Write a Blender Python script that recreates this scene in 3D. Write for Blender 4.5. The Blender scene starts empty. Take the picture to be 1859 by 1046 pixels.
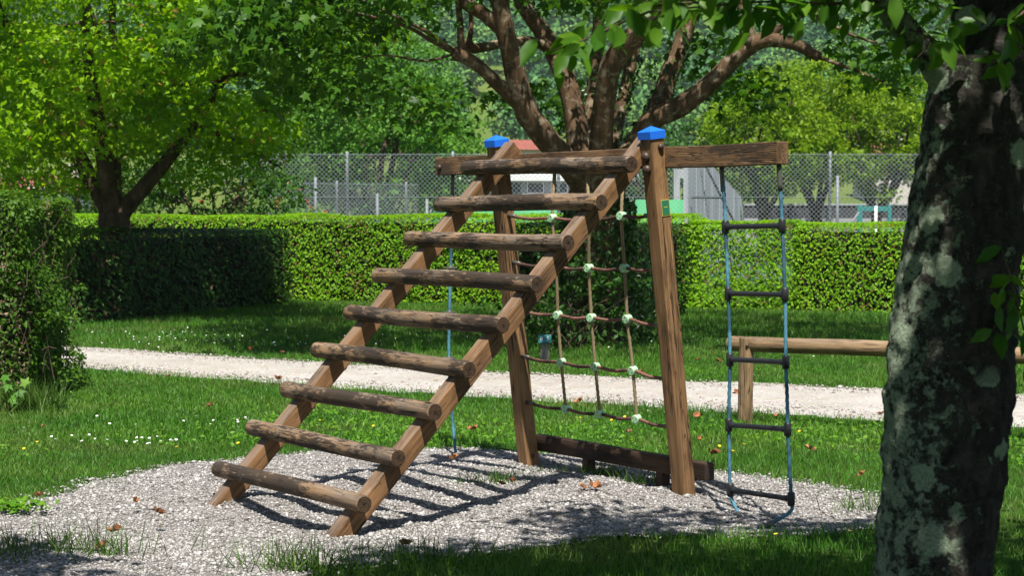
import bpy, bmesh, math, random
import numpy as np
from mathutils import Vector, Matrix, noise as mnoise

random.seed(7)
RNG = np.random.default_rng(7)
R = math.radians
scene = bpy.context.scene
COL = scene.collection

# ---------------------------------------------------------------- camera
FPX = 3400.0                                   # focal length in pixels of the 1859 px wide photograph
PITCH = math.atan((523 - 383.7) / FPX)
EYE = 1.6
cam_data = bpy.data.cameras.new('camera')
cam_data.sensor_width = 36.0
cam_data.lens = FPX / 1859 * 36.0
cam_data.clip_start = 0.1
cam_data.clip_end = 6000
cam_data.dof.use_dof = True
cam_data.dof.focus_distance = 10.2
cam_data.dof.aperture_fstop = 8.0
cam = bpy.data.objects.new('camera', cam_data)
cam.location = (0, 0, EYE)
cam.rotation_euler = (math.pi / 2 - PITCH, 0, 0)
COL.objects.link(cam)
scene.camera = cam

# ---------------------------------------------------------------- sky, sun, exposure
SUN = Vector((0.043, -0.493, 1.0)).normalized()     # towards the sun, high behind the camera
SUN_EL = math.asin(SUN.z)
world = bpy.data.worlds.new('World')
scene.world = world
world.use_nodes = True
wn = world.node_tree
sky = wn.nodes.new('ShaderNodeTexSky')
sky.sky_type = 'NISHITA'
sky.sun_disc = False
sky.sun_elevation = SUN_EL
sky.sun_rotation = math.atan2(SUN.x, SUN.y)
bg = wn.nodes['Background']
bg.inputs['Strength'].default_value = 0.058
wn.links.new(sky.outputs['Color'], bg.inputs['Color'])
sun_data = bpy.data.lights.new('sun', 'SUN')
sun_data.energy = 5.0
sun_data.angle = R(0.55)
sun_data.color = (1.0, 0.955, 0.87)
sun_ob = bpy.data.objects.new('sun', sun_data)
sun_ob.rotation_euler = (-SUN).to_track_quat('-Z', 'Y').to_euler()
COL.objects.link(sun_ob)
scene.view_settings.view_transform = 'Standard'
scene.view_settings.look = 'None'
scene.view_settings.gamma = 1.0
scene.view_settings.exposure = 0.9
scene.view_settings.use_curve_mapping = False
scene.cycles.max_bounces = 8
scene.cycles.transparent_max_bounces = 8
scene.cycles.caustics_reflective = False
scene.cycles.caustics_refractive = False

# ---------------------------------------------------------------- tagging and mesh helpers
def tag(o, label=None, cat=None, group=None, kind=None):
    if label: o['label'] = label
    if cat: o['category'] = cat
    if group: o['group'] = group
    if kind: o['kind'] = kind
    return o

def empty(name, loc=(0, 0, 0), rz=0.0, label=None, cat=None, group=None):
    o = bpy.data.objects.new(name, None)
    o.location = loc
    o.rotation_euler = (0, 0, rz)
    o.empty_display_size = 0.1
    COL.objects.link(o)
    return tag(o, label, cat, group)

def link(name, me, mat=None, parent=None, smooth=False):
    o = bpy.data.objects.new(name, me)
    if mat is not None:
        for m in (mat if isinstance(mat, (list, tuple)) else [mat]):
            me.materials.append(m)
    if smooth:
        me.polygons.foreach_set('use_smooth', np.ones(len(me.polygons), dtype=bool))
    COL.objects.link(o)
    if parent is not None:
        o.parent = parent
    return o

def np_mesh(name, V, F, rnd=None):
    """V (n,3), F (m,k) all faces with k corners, rnd optional per-vertex value"""
    V = np.asarray(V, dtype=np.float32); F = np.asarray(F, dtype=np.int32)
    me = bpy.data.meshes.new(name)
    me.vertices.add(len(V)); me.vertices.foreach_set('co', V.ravel())
    m, k = F.shape
    me.loops.add(m * k); me.loops.foreach_set('vertex_index', F.ravel())
    me.polygons.add(m); me.polygons.foreach_set('loop_start', np.arange(0, m * k, k, dtype=np.int32))
    try:
        me.polygons.foreach_set('loop_total', np.full(m, k, dtype=np.int32))
    except Exception:
        pass
    me.update(calc_edges=True)
    if rnd is not None:
        a = me.attributes.new('rnd', 'FLOAT', 'POINT')
        a.data.foreach_set('value', np.asarray(rnd, dtype=np.float32))
    return me

def pyd_mesh(name, V, F):
    me = bpy.data.meshes.new(name)
    me.from_pydata([tuple(v) for v in V], [], [tuple(f) for f in F])
    me.update()
    return me

def bases(N, spin=None, along=None):
    """rotation matrices with z = N (unit rows); x random or near 'along'"""
    n = len(N)
    N = N / np.maximum(np.linalg.norm(N, axis=1, keepdims=True), 1e-9)
    if along is None:
        along = RNG.normal(size=(n, 3))
    X = along - (along * N).sum(1, keepdims=True) * N
    X /= np.maximum(np.linalg.norm(X, axis=1, keepdims=True), 1e-9)
    Y = np.cross(N, X)
    return np.stack([X, Y, N], axis=2)          # columns

def scatter(name, tv, tf, P, B, S, rnd=None):
    """copies of template (tv, tf) at P with bases B and scale S (n,) or (n,3)"""
    tv = np.asarray(tv, float); tf = np.asarray(tf, int)
    n = len(P); k = len(tv)
    S = np.asarray(S, float)
    if S.ndim == 1: S = S[:, None]
    L = tv[None] * S[:, None, :]
    V = np.einsum('nij,nkj->nki', B, L) + P[:, None, :]
    F = tf[None] + (np.arange(n) * k)[:, None, None]
    if rnd is None: rnd = RNG.random(n)
    return np_mesh(name, V.reshape(-1, 3), F.reshape(-1, tf.shape[1]), np.repeat(rnd, k))

LEAF_V = [(-.5, 0, 0), (-.12, .26, .05), (.5, 0, -.06), (-.12, -.26, .05)]
LEAF_F = [(0, 3, 2), (0, 2, 1)]
CHERRY_V = [(0, 0, 0), (.22, .20, .05), (.55, .25, .04), (.85, .11, -.02), (1.05, 0, -.09),
            (.85, -.11, -.02), (.55, -.25, .04), (.22, -.20, .05), (.5, 0, -.02)]
CHERRY_F = [(8, 0, 7), (8, 7, 6), (8, 6, 5), (8, 5, 4), (8, 4, 3), (8, 3, 2), (8, 2, 1), (8, 1, 0)]
# five lobed leaf of a plane or maple
_st = []
for i, (a, r) in enumerate([(180, .12), (120, .38), (95, .24), (62, .52), (36, .27), (0, .60), (-36, .27), (-62, .52), (-95, .24), (-120, .38)]):
    _st.append((r * math.cos(R(a)) , r * math.sin(R(a)), -.10 if r > .35 else .03))
STAR_V = [(0, 0, .03)] + _st
STAR_F = [(0, i, i % 10 + 1) for i in range(1, 11)]

MAPLE_V = [(-.35, 0, .02), (-.05, .42, -.04), (.10, .14, .03), (.55, 0, -.08), (.10, -.14, .03), (-.05, -.42, -.04)]
MAPLE_F = [(0, 2, 1), (0, 4, 2), (2, 4, 3), (0, 5, 4)]

def unit(n):
    v = RNG.normal(size=(n, 3))
    return v / np.linalg.norm(v, axis=1, keepdims=True)

def catmull(pts, radii, step):
    P = [np.array(p, float) for p in pts]
    P = [2 * P[0] - P[1]] + P + [2 * P[-1] - P[-2]]
    r = [radii[0]] + list(radii) + [radii[-1]]
    out, ro = [], []
    for i in range(1, len(P) - 2):
        n = max(1, int(np.linalg.norm(P[i + 1] - P[i]) / step))
        for k in range(n):
            t = k / n
            a = .5 * ((2 * P[i]) + (-P[i - 1] + P[i + 1]) * t + (2 * P[i - 1] - 5 * P[i] + 4 * P[i + 1] - P[i + 2]) * t * t
                      + (-P[i - 1] + 3 * P[i] - 3 * P[i + 1] + P[i + 2]) * t ** 3)
            out.append(a); ro.append(r[i] * (1 - t) + r[i + 1] * t)
    out.append(P[-2]); ro.append(r[-2])
    return np.array(out), np.array(ro)

def tube(pts, radii, segs=8, step=.1, rough=0.0, freq=6.0, twist=None, caps=True):
    """(V, F) of a tapered tube; twist=(strands, depth, turns per metre) makes a laid rope"""
    C, r = catmull(pts, radii, step)
    n = len(C)
    T = np.gradient(C, axis=0); T /= np.linalg.norm(T, axis=1, keepdims=True)
    ref = np.array([0, 0, 1.0]) if abs(T[0][2]) < .9 else np.array([1.0, 0, 0])
    X = np.cross(ref, T[0]); X /= np.linalg.norm(X)
    V = []
    s = 0.0
    for i in range(n):
        X = X - (X @ T[i]) * T[i]; X /= np.linalg.norm(X)
        Y = np.cross(T[i], X)
        if i: s += np.linalg.norm(C[i] - C[i - 1])
        for k in range(segs):
            a = 2 * math.pi * k / segs
            rr = r[i]
            if twist:
                rr *= 1 + twist[1] * math.cos(twist[0] * a - s * twist[2] * 2 * math.pi)
            d = math.cos(a) * X + math.sin(a) * Y
            if rough:
                p = C[i] + d * rr
                rr *= 1 + rough * (mnoise.noise(Vector(p * freq)) + .5 * mnoise.noise(Vector(p * freq * 2.7)) + (.3 * mnoise.noise(Vector(p * freq * 6.5)) if segs > 60 else 0))
            V.append(C[i] + d * rr)
    F = []
    for i in range(n - 1):
        for k in range(segs):
            a, b = i * segs + k, i * segs + (k + 1) % segs
            F.append((a, b, b + segs, a + segs))
    if caps:
        V.append(C[0]); V.append(C[-1])
        c0, c1 = len(V) - 2, len(V) - 1
        for k in range(segs):
            F.append((c0, (k + 1) % segs, k))
            F.append((c1, (n - 1) * segs + k, (n - 1) * segs + (k + 1) % segs))
    return V, F

def join(parts):
    V, F = [], []
    for v, f in parts:
        o = len(V); V += list(v); F += [tuple(i + o for i in q) for q in f]
    return V, F

def box_vf(x0, x1, y0, y1, z0, z1):
    V = [(x, y, z) for x in (x0, x1) for y in (y0, y1) for z in (z0, z1)]
    F = [(0, 1, 3, 2), (4, 6, 7, 5), (0, 4, 5, 1), (2, 3, 7, 6), (0, 2, 6, 4), (1, 5, 7, 3)]
    return V, F

def bevel_box(name, x0, x1, y0, y1, z0, z1, bev=.006, cuts=0, wob=0.0):
    bm = bmesh.new()
    V, F = box_vf(x0, x1, y0, y1, z0, z1)
    vs = [bm.verts.new(v) for v in V]
    for f in F: bm.faces.new([vs[i] for i in f])
    bmesh.ops.recalc_face_normals(bm, faces=bm.faces)
    bmesh.ops.bevel(bm, geom=list(bm.edges), offset=bev, segments=2, affect='EDGES', profile=.6)
    if cuts:
        for k in range(1, cuts):
            x = x0 + (x1 - x0) * k / cuts
            bmesh.ops.bisect_plane(bm, geom=bm.verts[:] + bm.edges[:] + bm.faces[:], plane_co=(x, 0, 0), plane_no=(1, 0, 0))
        off = random.random() * 50
        for v in bm.verts:
            v.co.y += wob * mnoise.noise(Vector((v.co.x * 1.7 + off, 0, 1)))
            v.co.z += wob * mnoise.noise(Vector((v.co.x * 1.7 + off, 5, 1)))
    me = bpy.data.meshes.new(name); bm.to_mesh(me); bm.free()
    return me

def lathe(profile, segs=16):
    """profile [(r, z)] about z"""
    V, F = [], []
    for r, z in profile:
        for k in range(segs):
            a = 2 * math.pi * k / segs
            V.append((r * math.cos(a), r * math.sin(a), z))
    n = len(profile)
    for i in range(n - 1):
        for k in range(segs):
            a, b = i * segs + k, i * segs + (k + 1) % segs
            F.append((a, b, b + segs, a + segs))
    F.append(tuple(range(segs - 1, -1, -1)))
    F.append(tuple((n - 1) * segs + k for k in range(segs)))
    return V, F

def aim(o, p0, p1, up=(0, 0, 1)):
    """object with local x from p0 to p1 and local z near up"""
    p0, p1 = Vector(p0), Vector(p1)
    x = (p1 - p0).normalized(); z = Vector(up); z = (z - x * z.dot(x)).normalized(); y = z.cross(x)
    m = Matrix((x, y, z)).transposed().to_4x4(); m.translation = p0
    o.matrix_local = m
    return o

def in_poly(X, Y, poly):
    r = np.zeros(len(X), bool); j = len(poly) - 1
    for i in range(len(poly)):
        xi, yi = poly[i]; xj, yj = poly[j]
        c = ((yi > Y) != (yj > Y)) & (X < (xj - xi) * (Y - yi) / (yj - yi + 1e-12) + xi)
        r ^= c; j = i
    return r

def vnoise(X, Y, f, seed=0):
    """cheap smooth value noise for arrays"""
    x = X * f + seed * 17.3; y = Y * f + seed * 9.1
    xi, yi = np.floor(x).astype(int), np.floor(y).astype(int); xf, yf = x - xi, y - yi
    def h(a, b):
        n = np.sin(a * 127.1 + b * 311.7 + seed * 74.7) * 43758.5453
        return n - np.floor(n)
    u, v = xf * xf * (3 - 2 * xf), yf * yf * (3 - 2 * yf)
    return (h(xi, yi) * (1 - u) + h(xi + 1, yi) * u) * (1 - v) + (h(xi, yi + 1) * (1 - u) + h(xi + 1, yi + 1) * u) * v

# ---------------------------------------------------------------- material helpers
class NT:
    def __init__(self, name):
        self.m = bpy.data.materials.new(name); self.m.use_nodes = True
        self.t = self.m.node_tree; self.b = self.t.nodes['Principled BSDF']; self.out = self.t.nodes['Material Output']
        self.b.inputs['Roughness'].default_value = .75
        self.b.inputs['Specular IOR Level'].default_value = .3
    def n(self, typ, **kw):
        nd = self.t.nodes.new(typ)
        for k, v in kw.items(): setattr(nd, k, v)
        return nd
    def l(self, a, b): self.t.links.new(a, b)
    def setin(self, sock, v):
        if hasattr(v, 'is_linked') or isinstance(v, bpy.types.NodeSocket): self.l(v, sock)
        else: sock.default_value = v
    def pos(self): return self.n('ShaderNodeNewGeometry').outputs['Position']
    def obj(self, jitter=True):
        tc = self.n('ShaderNodeTexCoord').outputs['Object']
        if not jitter: return tc
        oi = self.n('ShaderNodeObjectInfo').outputs['Random']
        mu = self.n('ShaderNodeMath', operation='MULTIPLY'); self.l(oi, mu.inputs[0]); mu.inputs[1].default_value = 37.0
        ad = self.n('ShaderNodeVectorMath', operation='ADD'); self.l(tc, ad.inputs[0]); self.l(mu.outputs[0], ad.inputs[1])
        return ad.outputs[0]
    def scale(self, v, s):
        mp = self.n('ShaderNodeMapping'); self.l(v, mp.inputs['Vector']); mp.inputs['Scale'].default_value = s
        return mp.outputs[0]
    def noise(self, v, scale, detail=3, rough=.55, dist=0.0):
        t = self.n('ShaderNodeTexNoise'); self.l(v, t.inputs['Vector'])
        t.inputs['Scale'].default_value = scale; t.inputs['Detail'].default_value = detail
        t.inputs['Roughness'].default_value = rough; t.inputs['Distortion'].default_value = dist
        return t.outputs['Fac']
    def voronoi(self, v, scale, out='Distance', feature='F1', rnd=1.0):
        t = self.n('ShaderNodeTexVoronoi', feature=feature); self.l(v, t.inputs['Vector'])
        t.inputs['Scale'].default_value = scale; t.inputs['Randomness'].default_value = rnd
        return t.outputs[out]
    def ramp(self, fac, stops, interp='LINEAR'):
        r = self.n('ShaderNodeValToRGB'); self.l(fac, r.inputs[0]); cr = r.color_ramp; cr.interpolation = interp
        while len(cr.elements) < len(stops): cr.elements.new(.5)
        for e, (p, c) in zip(cr.elements, stops):
            e.position = p; e.color = (c if len(c) == 4 else (*c, 1)) if hasattr(c, '__len__') else (c, c, c, 1)
        return r.outputs[0]
    def mix(self, f, a, b, blend='MIX'):
        m = self.n('ShaderNodeMix', data_type='RGBA', blend_type=blend)
        self.setin(m.inputs[0], f)
        for s, v in ((m.inputs[6], a), (m.inputs[7], b)):
            if isinstance(v, tuple): s.default_value = (*v, 1) if len(v) == 3 else v
            else: self.l(v, s)
        return m.outputs[2]
    def math(self, op, a, b=0.0):
        m = self.n('ShaderNodeMath', operation=op); self.setin(m.inputs[0], a); self.setin(m.inputs[1], b); return m.outputs[0]
    def attr(self, name):
        return self.n('ShaderNodeAttribute', attribute_name=name).outputs['Fac']
    def bump(self, h, strength=.5, dist=.01):
        b = self.n('ShaderNodeBump'); b.inputs['Strength'].default_value = strength; b.inputs['Distance'].default_value = dist
        self.l(h, b.inputs['Height']); self.l(b.outputs[0], self.b.inputs['Normal'])
    def color(self, c): self.setin(self.b.inputs['Base Color'], c if not isinstance(c, tuple) else (*c, 1))
    def rough(self, v): self.setin(self.b.inputs['Roughness'], v)

def plain(name, c, rough=.6, spec=.3, metal=0.0, var=.12, vs=9.0):
    t = NT(name)
    n = t.noise(t.obj(), vs, 4)
    d = tuple(max(0, x * (1 - var)) for x in c); l = tuple(min(1, x * (1 + var)) for x in c)
    t.color(t.mix(n, d, l)); t.rough(rough); t.b.inputs['Specular IOR Level'].default_value = spec
    t.b.inputs['Metallic'].default_value = metal
    return t.m

def leafmat(name, dark, mid, light, trans=.35, rough=.45, patch=None, pscale=.8, spec=.35, brown=None):
    """leaf colour from a per-leaf value; light passing through gives a yellower tone"""
    t = NT(name)
    r = t.attr('rnd')
    c = t.ramp(r, [(0.0, dark), (.5, mid), (1.0, light)])
    if brown:
        h_ = t.math('FRACT', t.math('MULTIPLY', r, 917.3)); c = t.mix(t.ramp(h_, [(brown[0], 1.0), (brown[0] + .005, 0.0)]), c, brown[1])
    if patch is not None:
        n = t.noise(t.pos(), pscale, 3)
        c = t.mix(t.ramp(n, [(.50, 0.0), (.68, 1.0)]), c, patch)
    t.color(c); t.rough(rough); t.b.inputs['Specular IOR Level'].default_value = spec
    tr = t.n('ShaderNodeBsdfTranslucent')
    t.l(t.mix(1.0, c, (1.25, 1.25, .5), 'MULTIPLY'), tr.inputs['Color'])
    ms = t.n('ShaderNodeMixShader'); ms.inputs[0].default_value = trans
    t.l(t.b.outputs[0], ms.inputs[1]); t.l(tr.outputs[0], ms.inputs[2]); t.l(ms.outputs[0], t.out.inputs['Surface'])
    return t.m

def woodmat(name, dark, light, mould=0.0, mould_col=(.018, .015, .012), grain=1.0, crack=.5, grey=None, weather=0.0):
    """timber with the grain along local x"""
    t = NT(name)
    v = t.obj()
    g1 = t.noise(t.scale(v, (1.2, 30, 30)), 1.0 * grain, 5, .65, .6)
    g2 = t.noise(t.scale(v, (3.5, 105, 105)), 1.0, 4, .6)
    big = t.noise(t.scale(v, (2.2, 5, 5)), 1.0, 3)
    c = t.ramp(g1, [(.25, dark), (.75, light)])
    c = t.mix(t.ramp(big, [(.35, 0.0), (.7, .55)]), c, tuple(min(1, x * 1.35) for x in light))
    if grey is not None:
        c = t.mix(t.ramp(t.noise(t.scale(v, (3, 9, 9)), 1.0, 4), [(.40, 0.0), (.62, .85)]), c, grey)
    nz = t.n('ShaderNodeSeparateXYZ'); t.l(t.n('ShaderNodeNewGeometry').outputs['Normal'], nz.inputs[0])
    if weather:
        wf = t.math('MULTIPLY', t.ramp(nz.outputs[2], [(.35, 0.0), (.68, 1.0)]), t.ramp(t.noise(t.scale(v, (2.5, 26, 26)), 1.0, 4), [(.34, .15), (.62, 1.0)]))
        c = t.mix(t.math('MULTIPLY', wf, weather), c, (.235, .188, .150))
    stain = t.noise(t.scale(v, (3.0, 7, 7)), 1.0, 5, .7)
    c = t.mix(t.ramp(stain, [(.50, 0.0), (.66, .6)]), c, tuple(x * .5 for x in dark))
    fine = t.ramp(g2, [(.38, (.55, .55, .55)), (.60, (1, 1, 1))])
    c = t.mix(.8, c, t.mix(1.0, c, fine, 'MULTIPLY'))
    cr = t.noise(t.scale(v, (1.6, 42, 42)), 1.0, 2, .5, 1.2)
    crack_f = t.ramp(cr, [(.462, 0.0), (.490, 1.0), (.510, 1.0), (.540, 0.0)])
    msk = t.ramp(t.noise(t.scale(v, (2.5, 6, 6)), 1.3, 2), [(.48, 0.0), (.58, 1.0)])
    crk = t.math('MULTIPLY', crack_f, msk)
    c = t.mix(t.math('MULTIPLY', crk, crack), c, (.012, .008, .005))
    if mould:
        m = t.noise(t.scale(v, (11, 42, 42)), 1.0, 6, .75, .4)
        m2 = t.noise(t.scale(v, (2.0, 3, 3)), 1.0, 2)
        mm = t.math('ADD', m, t.math('MULTIPLY', t.math('SUBTRACT', m2, .5), .9))
        c = t.mix(t.math('MULTIPLY', t.ramp(mm, [(.55 - .09 * mould, 0.0), (.62 - .09 * mould, 1.0)]), .88), c, mould_col)
    t.color(c); t.rough(.72); t.b.inputs['Specular IOR Level'].default_value = .25
    h = t.math('SUBTRACT', t.math('ADD', t.math('MULTIPLY', g1, .5), t.math('MULTIPLY', g2, .35)), t.math('MULTIPLY', crk, 1.2))
    t.bump(h, .55, .006)
    return t.m

def barkmat(name, dark, mid, light, scale=3.0, patch=None, bump=.8, vert=.35):
    t = NT(name)
    v = t.pos()
    vv = t.scale(v, (1, 1, vert))
    n = t.noise(vv, scale * 3, 6, .7, .5)
    c = t.ramp(n, [(.3, dark), (.5, mid), (.72, light)])
    if patch is not None:
        p = t.noise(v, scale * 3.6, 5, .68, .6)
        c = t.mix(t.ramp(p, [(.53, 0.0), (.60, .8)]), c, patch)
    t.color(c); t.rough(.85); t.b.inputs['Specular IOR Level'].default_value = .15
    t.bump(n, bump, .03)
    return t.m

M = {}
M['rail'] = woodmat('stained timber', (.085, .041, .018), (.30, .162, .072), mould=.0, crack=.8, weather=.85)
M['post'] = woodmat('post timber', (.095, .050, .022), (.30, .170, .078), crack=1.0, weather=.6)
M['beam'] = woodmat('beam timber', (.080, .045, .022), (.25, .142, .070), crack=.8, weather=.7, mould=.2, mould_col=(.05, .035, .024))
M['rung'] = woodmat('weathered round timber', (.095, .052, .024), (.34, .21, .11), mould=.90, mould_col=(.026, .019, .014), crack=1.0, grey=(.185, .145, .11), weather=.45)
M['board'] = woodmat('damp black timber', (.012, .009, .008), (.045, .030, .022), mould=.0, crack=.6, grey=(.10, .055, .030))
M['barrier'] = woodmat('barrier timber', (.15, .092, .047), (.30, .20, .108), crack=.9, weather=.4)
t = NT('end grain')
o = t.obj(False)
rd = t.n('ShaderNodeVectorMath', operation='LENGTH'); t.l(t.scale(o, (0, 1, 1)), rd.inputs[0])
wob = t.math('ADD', rd.outputs['Value'], t.math('MULTIPLY', t.noise(t.obj(), 40, 3), .014))
ring = t.math('SINE', t.math('MULTIPLY', wob, 900.0))
c = t.mix(t.ramp(ring, [(.2, 0.0), (.8, 1.0)]), (.035, .020, .010), (.12, .068, .034))
c = t.mix(t.ramp(wob, [(.012, 1.0), (.020, 0.0)]), c, (.012, .008, .006))
c = t.mix(t.ramp(t.noise(t.obj(), 60, 3), [(.5, 0.0), (.62, .8)]), c, (.015, .010, .008))
t.color(c); t.rough(.9); t.bump(ring, .4, .004)
M['endgrain'] = t.m
M['blue'] = plain('blue plastic', (.010, .135, .66), .4, .4, var=.10)
M['boltcap'] = plain('brown plastic cap', (.055, .034, .024), .45, .4)
M['plate'] = plain('green plate', (.018, .155, .075), .35, .5)
M['brass'] = plain('yellow print', (.55, .42, .06), .5)
M['black'] = plain('black plastic', (.016, .017, .020), .42, .5, var=.2)
M['sleeve'] = plain('grey metal sleeve', (.10, .095, .085), .4, .5, .3)
M['mint'] = plain('pale green plastic', (.36, .62, .36), .42, .45, var=.1)
M['hole_shade'] = plain('flat hole shade', (.03, .05, .03), .8)  # flat dark dots standing in for the shade inside the screw holes
M['steel'] = plain('galvanised steel', (.17, .19, .205), .55, .4, .2)
M['wire'] = plain('galvanised wire', (.25, .28, .305), .5, .4, .1)
def ropemat(name, a, b, wear=None):
    t = NT(name); n = t.noise(t.pos(), 45, 4); c = t.mix(n, a, b)
    if wear: c = t.mix(t.ramp(t.noise(t.pos(), 6, 2), [(.45, 0.0), (.6, 1.0)]), c, wear)
    t.color(c); t.rough(.85); t.bump(t.noise(t.pos(), 400, 2), .4, .002); return t.m
M['rope_red'] = ropemat('brown rope', (.10, .045, .033), (.26, .13, .095), (.06, .032, .025))
M['rope_tan'] = ropemat('tan rope', (.16, .115, .06), (.33, .26, .15))
M['rope_blue'] = ropemat('blue rope', (.035, .13, .20), (.12, .32, .42), (.03, .085, .13))

# ---------------------------------------------------------------- ground, hill
def hollow(X, Y):                                   # scuffed hollows at the foot of both ladders
    return -.09 * np.exp(-((X + 1.31) / .95) ** 2 - ((Y - 9.66) / .95) ** 2) - .065 * np.exp(-((X - 1.30) / .5) ** 2 - ((Y - 9.75) / .5) ** 2)
def bed_in(X, Y):
    return in_poly(np.ravel(X), np.ravel(Y), BED).reshape(np.shape(X))
def terrain(X, Y):
    z = np.interp(Y, [-200, 85, 110, 150, 200, 300, 400, 600, 900, 1300, 2200], [0, 0, 1.3, 4.2, 7.0, 12.8, 22, 58, 128, 225, 420])
    w = np.clip((Y - 120) / 300, 0, 1)
    near = (np.abs(X) < 4) & (Y > 6) & (Y < 14)
    z = np.where(near, hollow(X, Y) - .09 * np.clip(np.where(bed_in(X, Y), edge_dist(X, Y, BED), 0) / .35 - .3, 0, 1), z)
    return z + w * ((vnoise(X, Y, .006, 3) - .5) * 14 + (vnoise(X, Y, .017, 5) - .5) * 8)

BED = [(-3.4, 9.0), (-2.95, 9.7), (-2.67, 10.39), (-2.45, 11.1), (-2.2, 11.65), (-1.76, 12.12), (-1.2, 12.4), (-.48, 12.55), (.1, 12.35), (.7, 12.0),
       (1.15, 11.55), (1.6, 11.1), (1.9, 10.75), (2.12, 10.3), (2.25, 9.8), (1.84, 9.42), (1.2, 9.15), (.45, 9.0), (.05, 8.82), (-.33, 8.62), (-.75, 8.35), (-1.05, 8.1),
       (-1.3, 7.5), (-2.6, 7.0), (-3.4, 7.6)]
FAR_EDGE = [(-16, 29.7), (-5.03, 21.88), (-.72, 18.84), (3.31, 16.74), (6, 15.3), (14, 11.0)]
NEAR_EDGE = [(14, 7.6), (6, 12.4), (2.82, 14.23), (-.62, 16.23), (-4.56, 19.10), (-16, 27.5)]
PATH = FAR_EDGE + NEAR_EDGE

def edge_dist(X, Y, poly):
    X, Y = np.asarray(X, float), np.asarray(Y, float); d = np.full(X.shape, 9.0)
    for i in range(len(poly)):
        (x0, y0), (x1, y1) = poly[i - 1], poly[i]; vx, vy = x1 - x0, y1 - y0
        t_ = np.clip(((X - x0) * vx + (Y - y0) * vy) / (vx * vx + vy * vy), 0, 1)
        d = np.minimum(d, np.hypot(X - x0 - t_ * vx, Y - y0 - t_ * vy))
    return d
t = NT('lawn soil and thatch')
p = t.pos()
c = t.ramp(t.noise(p, 1.3, 5), [(.3, (.024, .062, .010)), (.55, (.042, .085, .014)), (.75, (.085, .100, .030))])
c = t.mix(t.ramp(t.noise(p, 45, 3), [(.35, 0.0), (.7, .7)]), c, (.022, .030, .010))
sx = t.n('ShaderNodeSeparateXYZ'); t.l(p, sx.inputs[0])
fy = t.ramp(t.math('DIVIDE', sx.outputs[1], 400.0), [(.16, 0.0), (.28, 1.0)])
mead = t.ramp(t.noise(p, .02, 4), [(.3, (.075, .125, .024)), (.6, (.115, .150, .034)), (.8, (.15, .155, .048))])
c = t.mix(fy, c, mead)
t.color(c); t.rough(.95); t.b.inputs['Specular IOR Level'].default_value = .05
t.bump(t.noise(p, 70, 3), .6, .02)
M['lawn'] = t.m
ys = np.concatenate([np.linspace(-60, 4, 20), np.linspace(5, 15, 51), np.linspace(16, 80, 30), np.linspace(84, 420, 64), np.linspace(430, 1400, 70)])
xs = np.linspace(0, 1, 60) ** 1.6 * 696 + 4.2
GX = np.concatenate([-xs[::-1], np.linspace(-4, 4, 41), xs])
X, Y = np.meshgrid(GX, ys)
Z = terrain(X, Y)
nx, ny = len(GX), len(ys)
idx = np.arange(nx * ny).reshape(ny, nx)
F = np.stack([idx[:-1, :-1], idx[:-1, 1:], idx[1:, 1:], idx[1:, :-1]], -1).reshape(-1, 4)
ground = link('ground', np_mesh('ground', np.stack([X, Y, Z], -1).reshape(-1, 3), F), M['lawn'], smooth=True)
tag(ground, 'mown lawn running out to meadow and wooded hillside', kind='structure')

# ---------------------------------------------------------------- gravel path
t = NT('pale crushed stone path')
p = t.pos()
n1 = t.noise(p, 1.1, 5, .6); n2 = t.noise(p, 34, 5, .7); n3 = t.noise(p, 4.5, 5, .65)
c = t.ramp(n1, [(.3, (.37, .345, .318)), (.6, (.46, .437, .412)), (.8, (.50, .478, .455))])
c = t.mix(t.ramp(n2, [(.32, .75), (.52, 0.0)]), c, (.24, .20, .165))
c = t.mix(t.ramp(n3, [(.50, 0.0), (.72, .6)]), c, (.27, .225, .18))
c = t.mix(t.ramp(t.noise(p, .45, 3), [(.5, 0.0), (.7, .35)]), c, (.30, .26, .22))
vo = t.voronoi(p, 90, 'Color')
c = t.mix(.28, c, t.mix(1.0, c, vo, 'MULTIPLY'))
t.color(c); t.rough(.95); t.b.inputs['Specular IOR Level'].default_value = .1
t.bump(t.math('ADD', n2, t.math('MULTIPLY', n3, 2.0)), .6, .012)
M['path'] = t.m
def strip(name, far, near, mat, z, n=150):
    fa = catmull([(x, y, 0) for x, y in far], [0] * len(far), .25)[0]
    ne = catmull([(x, y, 0) for x, y in near[::-1]], [0] * len(near), .25)[0]
    a = fa[np.linspace(0, len(fa) - 1, n).astype(int)]; b = ne[np.linspace(0, len(ne) - 1, n).astype(int)]
    k = 9; V = []; F = []
    for i in range(n):
        ja = .26 * (random.random() - .5); jb = .22 * (random.random() - .5)
        for j in range(k):
            s = j / (k - 1)
            q = a[i] * (1 - s) + b[i] * s
            q = q + np.array([0, ja * (1 - s) + jb * s, z + .02 * math.sin(math.pi * s)])
            V.append(q)
    for i in range(n - 1):
        for j in range(k - 1):
            F.append((i * k + j, i * k + j + 1, (i + 1) * k + j + 1, (i + 1) * k + j))
    return np_mesh(name, V, F)
pm = strip('path', FAR_EDGE, NEAR_EDGE, M['path'], .006)
path = link('path', pm, M['path'], smooth=True)
tag(path, 'pale crushed stone footpath crossing the lawn', kind='structure')

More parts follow.
